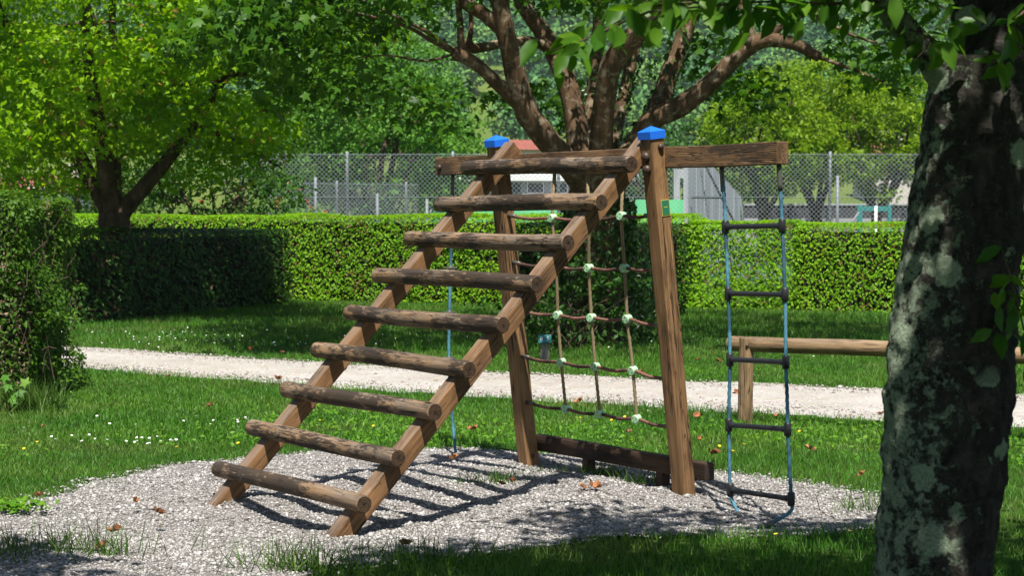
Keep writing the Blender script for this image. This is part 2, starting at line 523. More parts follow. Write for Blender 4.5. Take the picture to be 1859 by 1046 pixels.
gx_, gy_ = RNG.uniform(-7, 5.5, 60000), RNG.uniform(12.5, 24, 60000)
k = in_poly(gx_, gy_, PATH) & (edge_dist(gx_, gy_, PATH) > .05); gx_, gy_ = gx_[k], gy_[k]
w_ = RNG.random(len(gx_)) < .25 + 1.1 * np.exp(-edge_dist(gx_, gy_, PATH) / .35); gx_, gy_ = gx_[w_][:9000], gy_[w_][:9000]
OCT_V = np.array([(1, .1, 0), (-1, 0, .1), (.1, 1, 0), (0, -1, .1), (.15, .1, 1), (0, 0, -1)]) * 1.12
OCT_F = np.array([(0, 2, 4), (2, 1, 4), (1, 3, 4), (3, 0, 4), (2, 0, 5), (1, 2, 5), (3, 1, 5), (0, 3, 5)])
t = NT('path grit'); r = t.attr('rnd'); t.color(t.ramp(r, [(0, (.13, .11, .09)), (.3, (.29, .26, .23)), (.7, (.43, .40, .37)), (1, (.52, .50, .47))])); t.rough(.9); M['grit'] = t.m
gs_ = np.exp(RNG.normal(-4.75, .4, len(gx_)))
grit = link('path_grit', scatter('path_grit', OCT_V, OCT_F, np.stack([gx_, gy_, np.full(len(gx_), .022)], 1), bases(unit(len(gx_)) * .35 + np.array([0, 0, 1])), np.stack([gs_, gs_ * .8, gs_ * .55], 1)), M['grit'])
tag(grit, 'loose grit scattered over the footpath', 'grit', kind='stuff')

# ---------------------------------------------------------------- gravel bed and its pebbles
t = NT('gravel bed base')
p = t.pos()
vd = t.voronoi(p, 75, 'Distance'); vc = t.voronoi(p, 75, 'Color')
sc_ = t.n('ShaderNodeSeparateColor'); t.l(vc, sc_.inputs[0])
c = t.ramp(sc_.outputs[0], [(.0, (.19, .18, .175)), (.5, (.29, .28, .275)), (1.0, (.40, .39, .385))])
c = t.mix(t.ramp(vd, [(.35, 0.0), (.6, .85)]), c, (.10, .085, .075))
t.color(c); t.rough(.9); t.bump(t.math('SUBTRACT', 1.0, vd), .9, .01)
M['bed'] = t.m
def bedz(X, Y):
    k = np.clip(edge_dist(X, Y, BED) / .45 - .25, 0, 1)
    return .010 + hollow(X, Y) + k * (.014 + .065 * (vnoise(X, Y, 1.9, 2) - .5) + .035 * (vnoise(X, Y, 4.6, 4) - .5))
gx, gy = np.arange(-3.5, 2.35, .06), np.arange(6.9, 12.75, .06)
X, Y = np.meshgrid(gx, gy)
wob = (vnoise(X, Y, 3.0, 9) - .5) * .22
ins = in_poly((X + wob).ravel(), (Y - wob).ravel(), BED).reshape(X.shape)
idx = np.arange(X.size).reshape(X.shape)
q = ins[:-1, :-1] & ins[1:, :-1] & ins[:-1, 1:] & ins[1:, 1:]
F = np.stack([idx[:-1, :-1], idx[:-1, 1:], idx[1:, 1:], idx[1:, :-1]], -1)[q]
bed = link('gravel_bed', np_mesh('gravel_bed', np.stack([X, Y, bedz(X, Y)], -1).reshape(-1, 3), F), M['bed'], smooth=True)
tag(bed, 'bed of light grey gravel under the climbing frame', kind='structure')

t = NT('pebble stone')
r = t.attr('rnd')
c = t.ramp(r, [(0.0, (.060, .055, .052)), (.2, (.165, .155, .146)), (.5, (.30, .286, .276)), (.8, (.385, .370, .360)), (1.0, (.54, .525, .515))])
c = t.mix(t.ramp(t.noise(t.pos(), 230, 2), [(.4, 0.0), (.7, .35)]), c, (.30, .27, .24))
t.color(c); t.rough(.8)
M['pebble'] = t.m
IV = np.array([(1, .1, 0), (-1, 0, .1), (.1, 1, 0), (0, -1, .1), (.15, .1, 1), (0, 0, -1)]) * 1.12
IF = np.array([(0, 2, 4), (2, 1, 4), (1, 3, 4), (3, 0, 4), (2, 0, 5), (1, 2, 5), (3, 1, 5), (0, 3, 5)])
def pebbles(n):
    X = RNG.uniform(-3.3, 2.3, n * 4); Y = RNG.uniform(7.2, 12.7, n * 4)
    w = (vnoise(X, Y, 3.0, 9) - .5) * .22
    jx, jy = RNG.normal(0, .06, len(X)), RNG.normal(0, .06, len(X))
    k = in_poly(X + w + jx, Y - w + jy, BED) & (np.abs(X) < Y * .285 + .6)
    keep = RNG.random(len(X)) < np.clip(1.35 - (Y - 8) * .16, .55, 1)
    k &= keep
    X, Y = X[k][:n], Y[k][:n]
    s = np.exp(RNG.normal(-5.26, .44, len(X)))
    P = np.stack([X, Y, bedz(X, Y) + s * .25], 1)
    S = np.stack([s * RNG.uniform(.9, 1.5, len(s)), s * RNG.uniform(.7, 1.2, len(s)), s * RNG.uniform(.45, .8, len(s))], 1)
    N = unit(len(X)) * .35 + np.array([0, 0, 1])
    tv = IV * (1 + .12 * RNG.normal(size=(len(IV), 1)))
    return scatter('gravel', tv, IF, P, bases(N), S)
gravel = link('gravel', pebbles(72000), M['pebble'])
tag(gravel, 'loose pale grey pebbles covering the play bed', 'gravel', kind='stuff')

# ---------------------------------------------------------------- climbing frame (local x from ladder to posts, local -y towards the viewer)
PHI = .617
FO = Vector((.184, 10.837, 0))
frame = empty('timber_climber', FO, PHI, 'brown timber climbing frame with log ladder, two blue capped posts and a crossbeam', 'climbing frame')
UP = Vector((0, 0, 1))
WP, WR, SQ = .745, .648, .095
def post_x(z): return .434 - .122 * z
for s, lab in ((-1, 'near post with a small green plate'), (1, 'far post behind the log ladder')):
    y = s * WP
    o = link('post', bevel_box('post', -.25, 2.03, -SQ / 2, SQ / 2, -SQ / 2, SQ / 2, .006, 16, .004), M['post'], frame)
    aim(o, (post_x(0), y, 0), (post_x(2), y, 2), (-1, 0, 0)); o['label'] = lab
    # hipped cap
    h = .042; a = .0545
    V = [(0, -a, -a), (0, a, -a), (0, a, a), (0, -a, a), (h, -a, -a), (h, a, -a), (h, a, a), (h, -a, a),
         (h + .004, -a + .006, -a + .006), (h + .004, a - .006, -a + .006), (h + .004, a - .006, a - .006), (h + .004, -a + .006, a - .006), (h + .03, 0, 0)]
    Fc = [(3, 2, 1, 0)] + [(i, (i + 1) % 4, 4 + (i + 1) % 4, 4 + i) for i in range(4)] + \
         [(4 + i, 4 + (i + 1) % 4, 8 + (i + 1) % 4, 8 + i) for i in range(4)] + [(8 + i, 8 + (i + 1) % 4, 12) for i in range(4)]
    cp = link('post_cap', pyd_mesh('post_cap', V, Fc), M['blue'], frame)
    d = Vector((-.122, 0, 1)).normalized()
    b = Vector((post_x(0), y, 0)) + d * 2.014
    aim(cp, b, b + d, (-1, 0, 0)); cp['label'] = 'blue plastic post cap'

SL = Vector((.211, 0, .214)).normalized()
SN = Vector((-SL.z, 0, SL.x))
RF = Vector((-1.72, 0, 0))
for s in (-1, 1):
    o = link('rail', bevel_box('rail', -.30, 2.80, -SQ / 2, SQ / 2, -SQ / 2, SQ / 2, .006, 18, .004), M['rail'], frame)
    p0 = RF + Vector((0, s * WR, 0)); aim(o, p0, p0 + SL, SN)

def rung_mesh(L, r, seed):
    bm = bmesh.new(); segs = 20
    xs = [0, .004, .012] + list(np.linspace(.04, L - .04, 26)) + [L - .012, L - .004, L]
    rs = [.86, .95, .99] + [1] * 26 + [.99, .95, .86]
    rings = []
    for x, k in zip(xs, rs):
        ring = []
        for j in range(segs):
            a = 2 * math.pi * j / segs
            n = mnoise.noise(Vector((x * 2.2 + seed, math.cos(a) * .7, math.sin(a) * .7)))
            rr = r * k * (1 + .07 * n)
            ring.append(bm.verts.new((x, rr * math.cos(a) + .004 * math.sin(x * 3 + seed), rr * math.sin(a) + .004 * math.cos(x * 2.5 + seed))))
        rings.append(ring)
    for i in range(len(rings) - 1):
        for j in range(segs):
            f = bm.faces.new((rings[i][j], rings[i + 1][j], rings[i + 1][(j + 1) % segs], rings[i][(j + 1) % segs])); f.smooth = True
    f = bm.faces.new(rings[0]); f.material_index = 1
    f = bm.faces.new(rings[-1][::-1]); f.material_index = 1
    bmesh.ops.recalc_face_normals(bm, faces=bm.faces)
    me = bpy.data.meshes.new('rung'); bm.to_mesh(me); bm.free(); return me
capV, capF = lathe([(.024, 0), (.026, .006), (.024, .016), (.016, .024), (.006, .027)], 14)
cap_me = pyd_mesh('bolt_cap', capV, capF); cap_me.materials.append(M['boltcap'])
cap_me.polygons.foreach_set('use_smooth', [True] * len(cap_me.polygons))
def cap(parent, p, n, sc=1.0):
    o = bpy.data.objects.new('bolt_cap', cap_me); COL.objects.link(o); o.parent = parent
    q = Vector(n).normalized().to_track_quat('Z', 'Y'); o.matrix_local = Matrix.Translation(p) @ q.to_matrix().to_4x4() @ Matrix.Scale(sc, 4)
    return o
for k in range(9):
    cx, cz = -.211 * k, 1.862 - .214 * k
    dl, dr = random.uniform(-.012, .012), random.uniform(-.012, .012)
    L = 1.592 + dl + dr
    o = link('rung', rung_mesh(L, .0465, k * 3.7), [M['rung'], M['endgrain']], frame)
    aim(o, (cx, .796 + dl, cz), (cx, -.796, cz), SN)
    for s in (-1, 1):
        c = RF + SL * ((Vector((cx, 0, cz)) - RF).dot(SL)) - SN * (SQ / 2) + Vector((0, s * WR, 0))
        cap(frame, c, -SN, .8)

BX = .287
o = link('crossbeam', bevel_box('crossbeam', 0, 3.21, -.0425, .0425, -.058, .058, .005, 20, .004), M['beam'], frame)
aim(o, (BX, 1.53, 1.893), (BX, -1.68, 1.899), UP)
o = link('foot_board', bevel_box('foot_board', 0, 1.66, -.035, .035, -.05, .05, .008, 10, .006), M['board'], frame)
aim(o, (.525, .80, .145), (.525, -.86, .140), UP); o['label'] = 'black damp board low between the posts'
for y in (.25, -.45):
    o = link('board_stub', bevel_box('board_stub', 0, .12, -.03, .03, -.03, .03, .004), M['board'], frame)
    aim(o, (.525, y, -.02), (.525, y, .10), (1, 0, 0))
# bolt heads
d = Vector((-.122, 0, 1)).normalized(); side = Vector((-1, 0, -.122)).normalized()
for z in (1.905, 1.835):
    cap(frame, Vector((post_x(z), -WP, z)) + side * (SQ / 2), side, 1.15)
cap(frame, Vector((post_x(1.95) + .015, -WP - SQ / 2, 1.955)), (0, -1, 0), .75)
cap(frame, Vector((post_x(.06), WP - SQ / 2 - .0, .07)), (0, -1, 0), .55)
pt = RF + SL * 2.66 + Vector((0, WR - SQ / 2, 0)); cap(frame, pt, (0, -1, 0), 1.2)
cap(frame, (BX - .0425, 1.47, 1.885), (-1, 0, 0), .8)
# green plate on the near post
z = 1.62
o = link('maker_plate', bevel_box('maker_plate', -.042, .042, -.026, .026, 0, .005, .002), M['plate'], frame)
pc = Vector((post_x(z) + .012, -WP - SQ / 2 - .0, z)); aim(o, pc, pc + d, (0, -1, 0)); o['label'] = 'small dark green plate screwed to the near post'
pl = o
o = link('plate_rim', pyd_mesh('plate_rim', *join([box_vf(-.045, -.042, -.029, .029, 0, .004), box_vf(.042, .045, -.029, .029, 0, .004),
    box_vf(-.042, .042, -.029, -.026, 0, .004), box_vf(-.042, .042, .026, .029, 0, .004)])), M['brass'], pl)
o = link('plate_print', pyd_mesh('plate_print', *box_vf(.002, .006, -.013, .013, .0045, .0056)), M['brass'], pl)

# ---------------------------------------------------------------- climbing net between the posts
def loc(e_, u_, z_): return (e_, -u_, z_)
net = empty('climbing_net', FO, PHI, 'rope climbing net with pale green knots hanging between the two posts', 'climbing net')
H = [[(-.70, 1.575), (-.244, 1.56), (.11, 1.561), (.415, 1.574), (.70, 1.581)],
     [(-.70, 1.285), (-.253, 1.27), (.065, 1.268), (.399, 1.276), (.70, 1.280)],
     [(-.70, .99), (-.285, .976), (.045, .975), (.381, .984), (.70, .965)],
     [(-.70, .70), (-.297, .688), (.037, .684), (.388, .686), (.70, .66)],
     [(-.70, .410), (-.298, .402), (.037, .402), (.382, .404), (.70, .388)]]
VT = [(-.281, 1.842), (.038, 1.842), (.382, 1.842)]
def np_e(z): return .434 - .122 * z
for row in H:
    pts = []
    for i, (u_, z_) in enumerate(row):
        pts.append(loc(np_e(z_), u_, z_))
        if i < 4:
            u2, z2 = row[i + 1]; pts.append(loc(np_e(z_), (u_ + u2) / 2, (z_ + z2) / 2 - .012))
    V, Fx = tube(pts, [.0095] * len(pts), 9, .007, twist=(3, .16, 30))
    link('cross_rope', pyd_mesh('cross_rope', V, Fx), M['rope_red'], net, True)
    for e_ in (0, -1):
        u_, z_ = row[e_]; sg = 1 if e_ else -1
        V, Fx = tube([loc(np_e(z_), u_, z_), loc(np_e(z_), u_ - sg * .075, z_ - .004)], [.013, .0115], 10, .03)
        link('rope_ferrule', pyd_mesh('rope_ferrule', V, Fx), M['sleeve'], net, True)
kn = [(.011, -.022), (.022, -.022), (.025, -.018), (.0255, -.004), (.0245, -.002), (.0245, .002), (.0255, .004), (.025, .018), (.022, .022), (.011, .022)]
KV, KF = lathe(kn, 18); knot_me = pyd_mesh('knot', KV, KF); knot_me.materials.append(M['mint'])
hV, hF = join([([(x * .004 + dx, y * .004 + dy, .0228) for x, y in [(1, 0), (.5, .87), (-.5, .87), (-1, 0), (-.5, -.87), (.5, -.87)]], [(0, 1, 2, 3, 4, 5)]) for dx, dy in [(.011, .008), (-.011, .008), (0, -.0125)]])
hole_shade_me = pyd_mesh('screw_hole_shade', hV, hF); hole_shade_me.materials.append(M['hole_shade'])
for j in range(3):
    pts = [loc(BX, *VT[j])]
    for r_ in H:
        pts.append(loc(np_e(r_[j + 1][1]), r_[j + 1][0], r_[j + 1][1]))
    V, Fx = tube(pts, [.0095] * len(pts), 9, .007, twist=(3, .16, 30))
    link('upright_rope', pyd_mesh('upright_rope', V, Fx), M['rope_tan'], net, True)
    V, Fx = tube([loc(BX, *VT[j]), loc(BX - .006, VT[j][0], 1.70)], [.012, .0125], 10, .03)
    link('rope_sleeve', pyd_mesh('rope_sleeve', V, Fx), M['sleeve'], net, True)
    for r_ in H:
        u_, z_ = r_[j + 1]
        k_ = bpy.data.objects.new('knot', knot_me); COL.objects.link(k_); k_.parent = net
        n = Vector((-1, random.uniform(-.25, .05), random.uniform(-.15, .05))).normalized()
        k_.matrix_local = Matrix.Translation(loc(np_e(z_), u_, z_)) @ n.to_track_quat('Z', 'Y').to_matrix().to_4x4() @ Matrix.Rotation(random.random() * 6, 4, 'Z')
        h_ = bpy.data.objects.new('screw_hole_shade', hole_shade_me); COL.objects.link(h_); h_.parent = k_

# ---------------------------------------------------------------- rope ladder on the right end of the beam
rl = empty('rope_ladder', FO + Vector((0, 0, 0)), PHI, 'blue rope ladder with black rungs hanging from the right end of the beam', 'rope ladder')
LP = [(1.211, 1.842), (1.23, 1.70), (1.244, 1.517), (1.268, 1.162), (1.284, .81), (1.278, .459), (1.293, .112), (1.322, .040), (1.388, -.012)]
RP = [(1.651, 1.842), (1.665, 1.70), (1.678, 1.526), (1.702, 1.172), (1.712, .824), (1.722, .648), (1.728, .478), (1.742, .295), (1.757, .121), (1.750, .055), (1.708, -.005)]
for P_, eo in ((LP, -.02), (RP, -.10)):
    pts = [loc(BX + (eo if i >= len(P_) - 1 else 0), *q_) for i, q_ in enumerate(P_)]
    V, Fx = tube(pts, [.0095] * len(pts), 9, .007, twist=(3, .16, 26))
    link('side_rope', pyd_mesh('side_rope', V, Fx), M['rope_blue'], rl, True)
    V, Fx = tube([pts[0], loc(BX, P_[0][0] + .012, 1.705)], [.0135, .0125], 12, .03)
    link('rope_sleeve', pyd_mesh('rope_sleeve', V, Fx), M['sleeve'], rl, True)
    a, b = Vector(pts[-1]), Vector(pts[-2]); dd = (a - b).normalized()
    V, Fx = tube([a - dd * .02, a + dd * .02, a + dd * .05], [.013, .014, .010], 12, .02)
    link('end_ferrule', pyd_mesh('end_ferrule', V, Fx), M['sleeve'], rl, True)
for (a, b) in zip([LP[2], LP[3], LP[4], LP[5], LP[6]], [RP[2], RP[3], RP[4], RP[6], RP[8]]):
    pa, pb = Vector(loc(BX, *a)), Vector(loc(BX, *b))
    V, Fx = tube([pa, pa.lerp(pb, .08), pa.lerp(pb, .1), pa.lerp(pb, .9), pa.lerp(pb, .92), pb], [.017, .017, .0138, .0138, .017, .017], 12, .02)
    rg = link('rung', pyd_mesh('rung', V, Fx), M['black'], rl, True)
    for q_ in (pa, pb):
        V, Fx = tube([q_ + Vector((0, 0, -.036)), q_ + Vector((0, 0, -.03)), q_ + Vector((0, 0, .03)), q_ + Vector((0, 0, .036))], [.015, .0195, .0195, .015], 14, .02)
        link('rope_clamp', pyd_mesh('rope_clamp', V, Fx), M['black'], rg, True)

# ---------------------------------------------------------------- single climbing rope on the left end of the beam
cr = empty('climbing_rope', FO, PHI, 'single blue climbing rope with grey foot discs under the left beam end', 'climbing rope')
pts = [loc(BX, -1.384, 1.842), loc(BX, -1.398, 1.542), loc(BX, -1.412, 1.231), loc(BX, -1.425, .94), loc(BX, -1.433, .642), loc(BX, -1.401, .306), loc(BX, -1.355, .03)]
V, Fx = tube(pts, [.0098] * 7, 9, .007, twist=(3, .16, 26)); link('rope', pyd_mesh('rope', V, Fx), M['rope_blue'], cr, True)
V, Fx = tube([pts[0], loc(BX, -1.39, 1.70)], [.0125, .0125], 10, .03); link('rope_sleeve', pyd_mesh('rope_sleeve', V, Fx), M['sleeve'], cr, True)
V, Fx = tube([loc(BX, -1.39, 1.71), loc(BX, -1.398, 1.55)], [.0135, .0135], 10, .03); link('rope_grip', pyd_mesh('rope_grip', V, Fx), M['black'], cr, True)
dV, dF = lathe([(.012, -.030), (.016, -.028), (.017, -.008), (.040, -.006), (.042, .0), (.040, .008), (.015, .010), (.012, .016)], 18)
dme = pyd_mesh('foot_disc', dV, dF); dme.materials.append(M['sleeve'])
for q_ in (pts[2], pts[3], pts[4]):
    o = bpy.data.objects.new('foot_disc', dme); COL.objects.link(o); o.parent = cr; o.location = q_

# ---------------------------------------------------------------- round timber barrier by the path
def log(name, L, r, seed, mats, parent):
    o = link(name, rung_mesh(L, r, seed), mats, parent); return o
bar = empty('timber_barrier', (1.766, 14.1, 0), 0, 'low barrier of round timber, post and rail, beside the path beyond the rope ladder', 'barrier')
o = log('post', .95, .056, 3.1, [M['barrier'], M['barrier']], bar); aim(o, (0, 0, -.3), (0, 0, .65), (1, 0, 0))
o = log('rail', 3.1, .058, 9.4, [M['barrier'], M['endgrain']], bar); aim(o, (-.12, .10, .60), (2.50, -1.56, .60), UP)
o = log('post', .95, .056, 5.1, [M['barrier'], M['barrier']], bar); aim(o, (1.02, -.60, -.3), (1.02, -.60, .60), (1, 0, 0))
o = link('bolt_cap', cap_me.copy(), None, bar); o.matrix_local = Matrix.Translation((0, -.056, .59)) @ Vector((0, -1, 0)).to_track_quat('Z', 'Y').to_matrix().to_4x4() @ Matrix.Scale(.5, 4)
bar2 = empty('timber_barrier', (3.62, 12.85, 0), 0, 'short round timber stub rail beyond the lichen covered trunk', 'barrier')
o = log('rail', 1.4, .058, 2.2, [M['barrier'], M['endgrain']], bar2); aim(o, (-.09, -.05, .47), (1.2, .40, .47), UP)
o = log('post', .95, .056, 7.7, [M['barrier'], M['barrier']], bar2); aim(o, (.45, .14, -.3), (.45, .14, .43), (1, 0, 0))

# ---------------------------------------------------------------- plot number sign
sg = empty('plot_sign', (.352, 20.0, 0), R(-4), 'small teal plot sign numbered 85 on a grey stake by the path', 'sign')
M['teal'] = plain('teal sign panel', (.008, .14, .15), .4, .4)
M['stake'] = woodmat('grey stake', (.16, .14, .12), (.30, .27, .24))
M['white'] = plain('white paint', (.75, .75, .73), .5)
o = link('stake', bevel_box('stake', -.2, .20, -.045, .045, -.02, .02, .004), M['stake'], sg); aim(o, (0, 0, 0), (0, 0, 1), (0, -1, 0))
pn = link('panel', bevel_box('panel', -.07, .07, -.012, .0, -.045, .045, .003), M['teal'], sg)
pn.scale = (1, 1, 1); pn.location = (0, -.03, .235); pn.rotation_euler = (R(-18), 0, 0)
for ch, x in (('8', -.034), ('5', .034)):
    cu = bpy.data.curves.new('numeral', 'FONT'); cu.body = ch; cu.size = .062; cu.extrude = .0006; cu.align_x = 'CENTER'; cu.align_y = 'CENTER'
    cu.materials.append(M['white'])
    fo_ = bpy.data.objects.new('numeral', cu); nm = bpy.data.meshes.new_from_object(fo_); bpy.data.objects.remove(fo_); nm.name = 'numeral'
    o = link('numeral', nm, None, pn); o.location = (x, -.0135, 0); o.rotation_euler = (math.pi / 2, 0, 0)

def leaf_cloud(centers, radii, per, size, tmpl, droop=.35, up=.5, seedtone=1.0):
    """leaves grouped in small sprays around clump centres"""
    C = np.asarray(centers, float); n = len(C)
    rr = np.broadcast_to(np.asarray(radii, float), (n,))
    per = np.broadcast_to(np.asarray(per), (n,))
    idx = np.repeat(np.arange(n), per); m = len(idx)
    off = unit(m) * (RNG.random(m) ** .45)[:, None] * rr[idx][:, None] * np.array([1, 1, .62])
    P = C[idx] + off
    N = unit(m) * .8 + np.array([0, 0, up]) + off / np.maximum(rr[idx][:, None], .01) * .4
    al = RNG.normal(size=(m, 3)) + off / np.maximum(rr[idx][:, None], .01) + np.array([0, 0, -droop * 2])
    tone = RNG.random(n)
    rn = np.clip(.28 * tone[idx] * seedtone + RNG.normal(.36, .20, m) + .15 * off[:, 2] / rr[idx], 0, 1)
    return P, bases(N, along=al), size * RNG.uniform(.65, 1.25, m), rn

# ---------------------------------------------------------------- hedges
M['hedge_lit'] = leafmat('sunlit hedge leaves', (.090, .235, .006), (.165, .36, .009), (.25, .44, .014), .38, .5, spec=.2, brown=(.03, (.20, .13, .035)))  # brighter copy of the hedge leaves, sunlight put into the colour
M['hedge_shaded'] = leafmat('shaded hedge leaves', (.020, .070, .012), (.038, .115, .016), (.075, .17, .020), .25, .45, spec=.25, brown=(.05, (.11, .065, .03)))  # darker copy of the hedge leaves, shade put into the colour
M['hedge_near'] = leafmat('ragged hedge leaves', (.028, .080, .008), (.062, .145, .012), (.115, .21, .018), .30, .5, spec=.2)
M['dead'] = leafmat('dead twig leaves', (.10, .065, .045), (.19, .13, .09), (.28, .20, .15), .15, .7, spec=.1)
M['twig'] = barkmat('twig wood', (.045, .030, .020), (.09, .065, .045), (.16, .12, .09), 8, bump=.4)
M['core'] = barkmat('dark hedge core', (.012, .014, .007), (.030, .028, .016), (.06, .050, .032), 6, bump=1.0, vert=1)  # solid core in dark twig brown, standing in for the shaded hedge inside

def hedge(name, a, b, depth, z0, z1, n, leaf, mats, label, dens=None, taper=.04, bulge=.06, group=None, ends=True, trim_a=0, core=True, side=1):
    """box hedge whose visible face runs a -> b; depth goes away from the viewer side"""
    a, b = np.array(a, float), np.array(b, float); d = b - a; L = np.linalg.norm(d); d /= L
    nrm = np.array([d[1], -d[0]]) * side             # outward normal of the visible face
    root = empty(name, (*((a + b) / 2), 0), 0, label, 'hedge', group)
    o3 = np.array([*((a + b) / 2), 0.0])
    def to3(s, t_, z): # s along, t depth, z
        q = a[None] + d[None] * s[:, None] - nrm[None] * t_[:, None]
        return np.concatenate([q, z[:, None]], 1)
    Hh = z1 - z0
    areas = np.array([L * Hh, L * depth, depth * Hh, depth * Hh, L * Hh * .25])
    cnt = (n * areas / areas.sum()).astype(int)
    S, T, Zz, NN = [], [], [], []
    n3 = np.array([*nrm, 0.0]); d3 = np.array([*d, 0.0])
    for face, c in enumerate(cnt):
        s = RNG.uniform(0, L, c); t_ = RNG.uniform(0, depth, c); z = RNG.uniform(z0, z1, c)
        jit = np.abs(RNG.normal(0, .05, c)) - .045
        if face == 0: t_ = jit; nn = n3
        elif face == 1: z = z1 - jit; nn = np.array([0, 0, 1.0])
        elif face == 2: s = jit; nn = -d3
        elif face == 3: s = L - jit; nn = d3
        else: t_ = depth - jit; nn = -n3
        bl = (vnoise(s * 1.0 + t_, z * 1.0, 1.3, 11) - .5) * bulge * 2
        if face == 0: t_ = t_ - bl
        if face == 1: z = z + bl * .8
        if face == 3: s = s + bl
        if face == 2: s = s - bl
        t_ = t_ + taper * (z - z0)
        S.append(s); T.append(t_); Zz.append(z); NN.append(np.repeat(nn[None], c, 0))
    S, T, Zz, NN = map(np.concatenate, (S, T, Zz, NN))
    keep = np.ones(len(S), bool)
    if dens is not None: keep = RNG.random(len(S)) < dens(S / L, (Zz - z0) / Hh)
    S, T, Zz, NN = S[keep], T[keep], Zz[keep], NN[keep]
    P = to3(S, T, Zz) - o3
    Nn = NN * .8 + unit(len(S)) * .60 + np.array([0, 0, .65])
    size = leaf * RNG.uniform(.65, 1.3, len(S))
    down = np.repeat(np.array([[0, 0, -1.0]]), len(S), 0) + RNG.normal(0, .7, (len(S), 3))
    rn = np.clip(.5 + .5 * (vnoise(S, Zz, 2.2, 21) - .5) + .45 * (vnoise(S, Zz, .7, 22) - .5) + RNG.normal(0, .22, len(S)), 0, 1)
    fo = link('foliage', scatter('foliage', LEAF_V, LEAF_F, P, bases(Nn, along=down), size, rn), mats, root)
    if core:
        ins = .10
        gx = np.linspace(0, 1, max(3, int(L / .25))); V = []; Fq = []
        prof = [(ins, z0), (ins, z1 - ins), (depth - ins, z1 - ins), (depth - ins, z0)]
        for g_ in gx:
            s = ins + (L - 2 * ins) * g_
            for (t_, z) in prof:
                w = .05 * (mnoise.noise(Vector((s * 2, t_ * 3, z * 3))))
                V.append(to3(np.array([s]), np.array([t_ + w + taper * (z - z0)]), np.array([max(z0, z + w)]))[0] - o3)
        for i in range(len(gx) - 1):
            for j in range(3):
                q = i * 4 + j; Fq.append((q, q + 1, q + 5, q + 4))
        Fq.append((0, 3, 2, 1)); e = (len(gx) - 1) * 4; Fq.append((e, e + 1, e + 2, e + 3))
        link('dark_core', pyd_mesh('dark_core', V, Fq), M['core'], root)
    else:
        tw = []
        for i in range(int(L * 5)):
            s = RNG.uniform(0, L); t0 = RNG.uniform(.1, depth - .1)
            pts = []
            for z in np.linspace(z0, z1 - .1, 5):
                pts.append(to3(np.array([s + RNG.normal(0, .06)]), np.array([t0 + RNG.normal(0, .06)]), np.array([z]))[0] - o3)
            tw.append(tube(pts, [.016, .013, .010, .008, .004], 5, .3))
        link('stems', pyd_mesh('stems', *join(tw)), M['twig'], root)['kind'] = 'stuff'
    return root, o3, to3

# long clipped hedge at the back, broken where it grows thin
BH_A, BH_B = (-11.0, 36.5), (12.0, 26.95)
def bh(fx):  # x of the photograph's gap
    return BH_A[0] + (BH_B[0] - BH_A[0]) * fx
hedge('hedge', BH_A, (2.85, 30.75), 1.0, 0, 1.50, 52000, .062, M['hedge_lit'], 'long clipped bright green hedge across the back under the wire fence', bulge=.05)
hedge('hedge', (2.85, 30.75), (4.5, 30.07), .8, 0, 1.38, 14500, .066, M['hedge_lit'], 'thin see-through stretch of hedge behind the rope ladder', dens=lambda s, z: .55 + .45 * vnoise(s * 9, z * 6, 1, 4), core=False)
hedge('hedge', (4.5, 30.07), BH_B, 1.0, 0, 1.36, 26000, .062, M['hedge_lit'], 'clipped yellow-green hedge running behind the lichen covered trunk', bulge=.05)
# dividing hedges between the plots
hedge('hedge', (-6.25, 26.0), (-3.82, 32.5), 1.1, 0, 1.27, 15000, .070, M['hedge_shaded'], 'dark shaded box hedge beyond the path, left of the log ladder', bulge=.10)
hedge('hedge', (.95, 23.8), (2.72, 29.0), 1.0, 0, 1.36, 11000, .070, M['hedge_shaded'], 'dark box hedge running back from the many-limbed tree, behind the net', bulge=.12)
# ragged hedge near the left edge
root, o3, to3 = hedge('hedge', (-9.0, 15.1), (-3.98, 15.1), 1.9, 0, 1.70, 60000, .048, M['hedge_near'], 'ragged hedge with brown dead patches at the left edge', bulge=.16, taper=.02,
      dens=lambda s, z: np.where(vnoise(s * 40, z * 3.2, .5, 31) + .30 * (z > .80) + .25 * (z < .22) - .10 * ((z < .6) & (z > .3)) > .34, 1.0, .42))
nd = 9000
S = RNG.uniform(2.5, 5.3, nd); Zz = RNG.uniform(.1, 1.70, nd); T = np.abs(RNG.normal(0, .06, nd)) - .09
P = to3(S, T, Zz) - o3
k = vnoise(S / 5.02 * 40, Zz / 1.7 * 3.2, .5, 31) + .12 * np.abs(Zz / 1.7 - .55) < .50
P = P[k]
link('dead_foliage', scatter('dead_foliage', LEAF_V, LEAF_F, P, bases(unit(len(P)) + np.array([0, -.6, 0])), RNG.uniform(.015, .040, len(P))), M['dead'], root)
tw = []
for i in range(150):
    s = RNG.uniform(2.5, 5.3); z = RNG.uniform(.1, 1.5); t0 = RNG.uniform(-.06, .08)
    q = to3(np.array([s]), np.array([t0]), np.array([z]))[0] - o3
    dr = np.array([RNG.normal(0, .14), RNG.normal(-.03, .05), abs(RNG.normal(.18, .10))])
    tw.append(tube([q, q + dr * .5 + RNG.normal(0, .02, 3), q + dr], [.005, .004, .002], 4, .1))
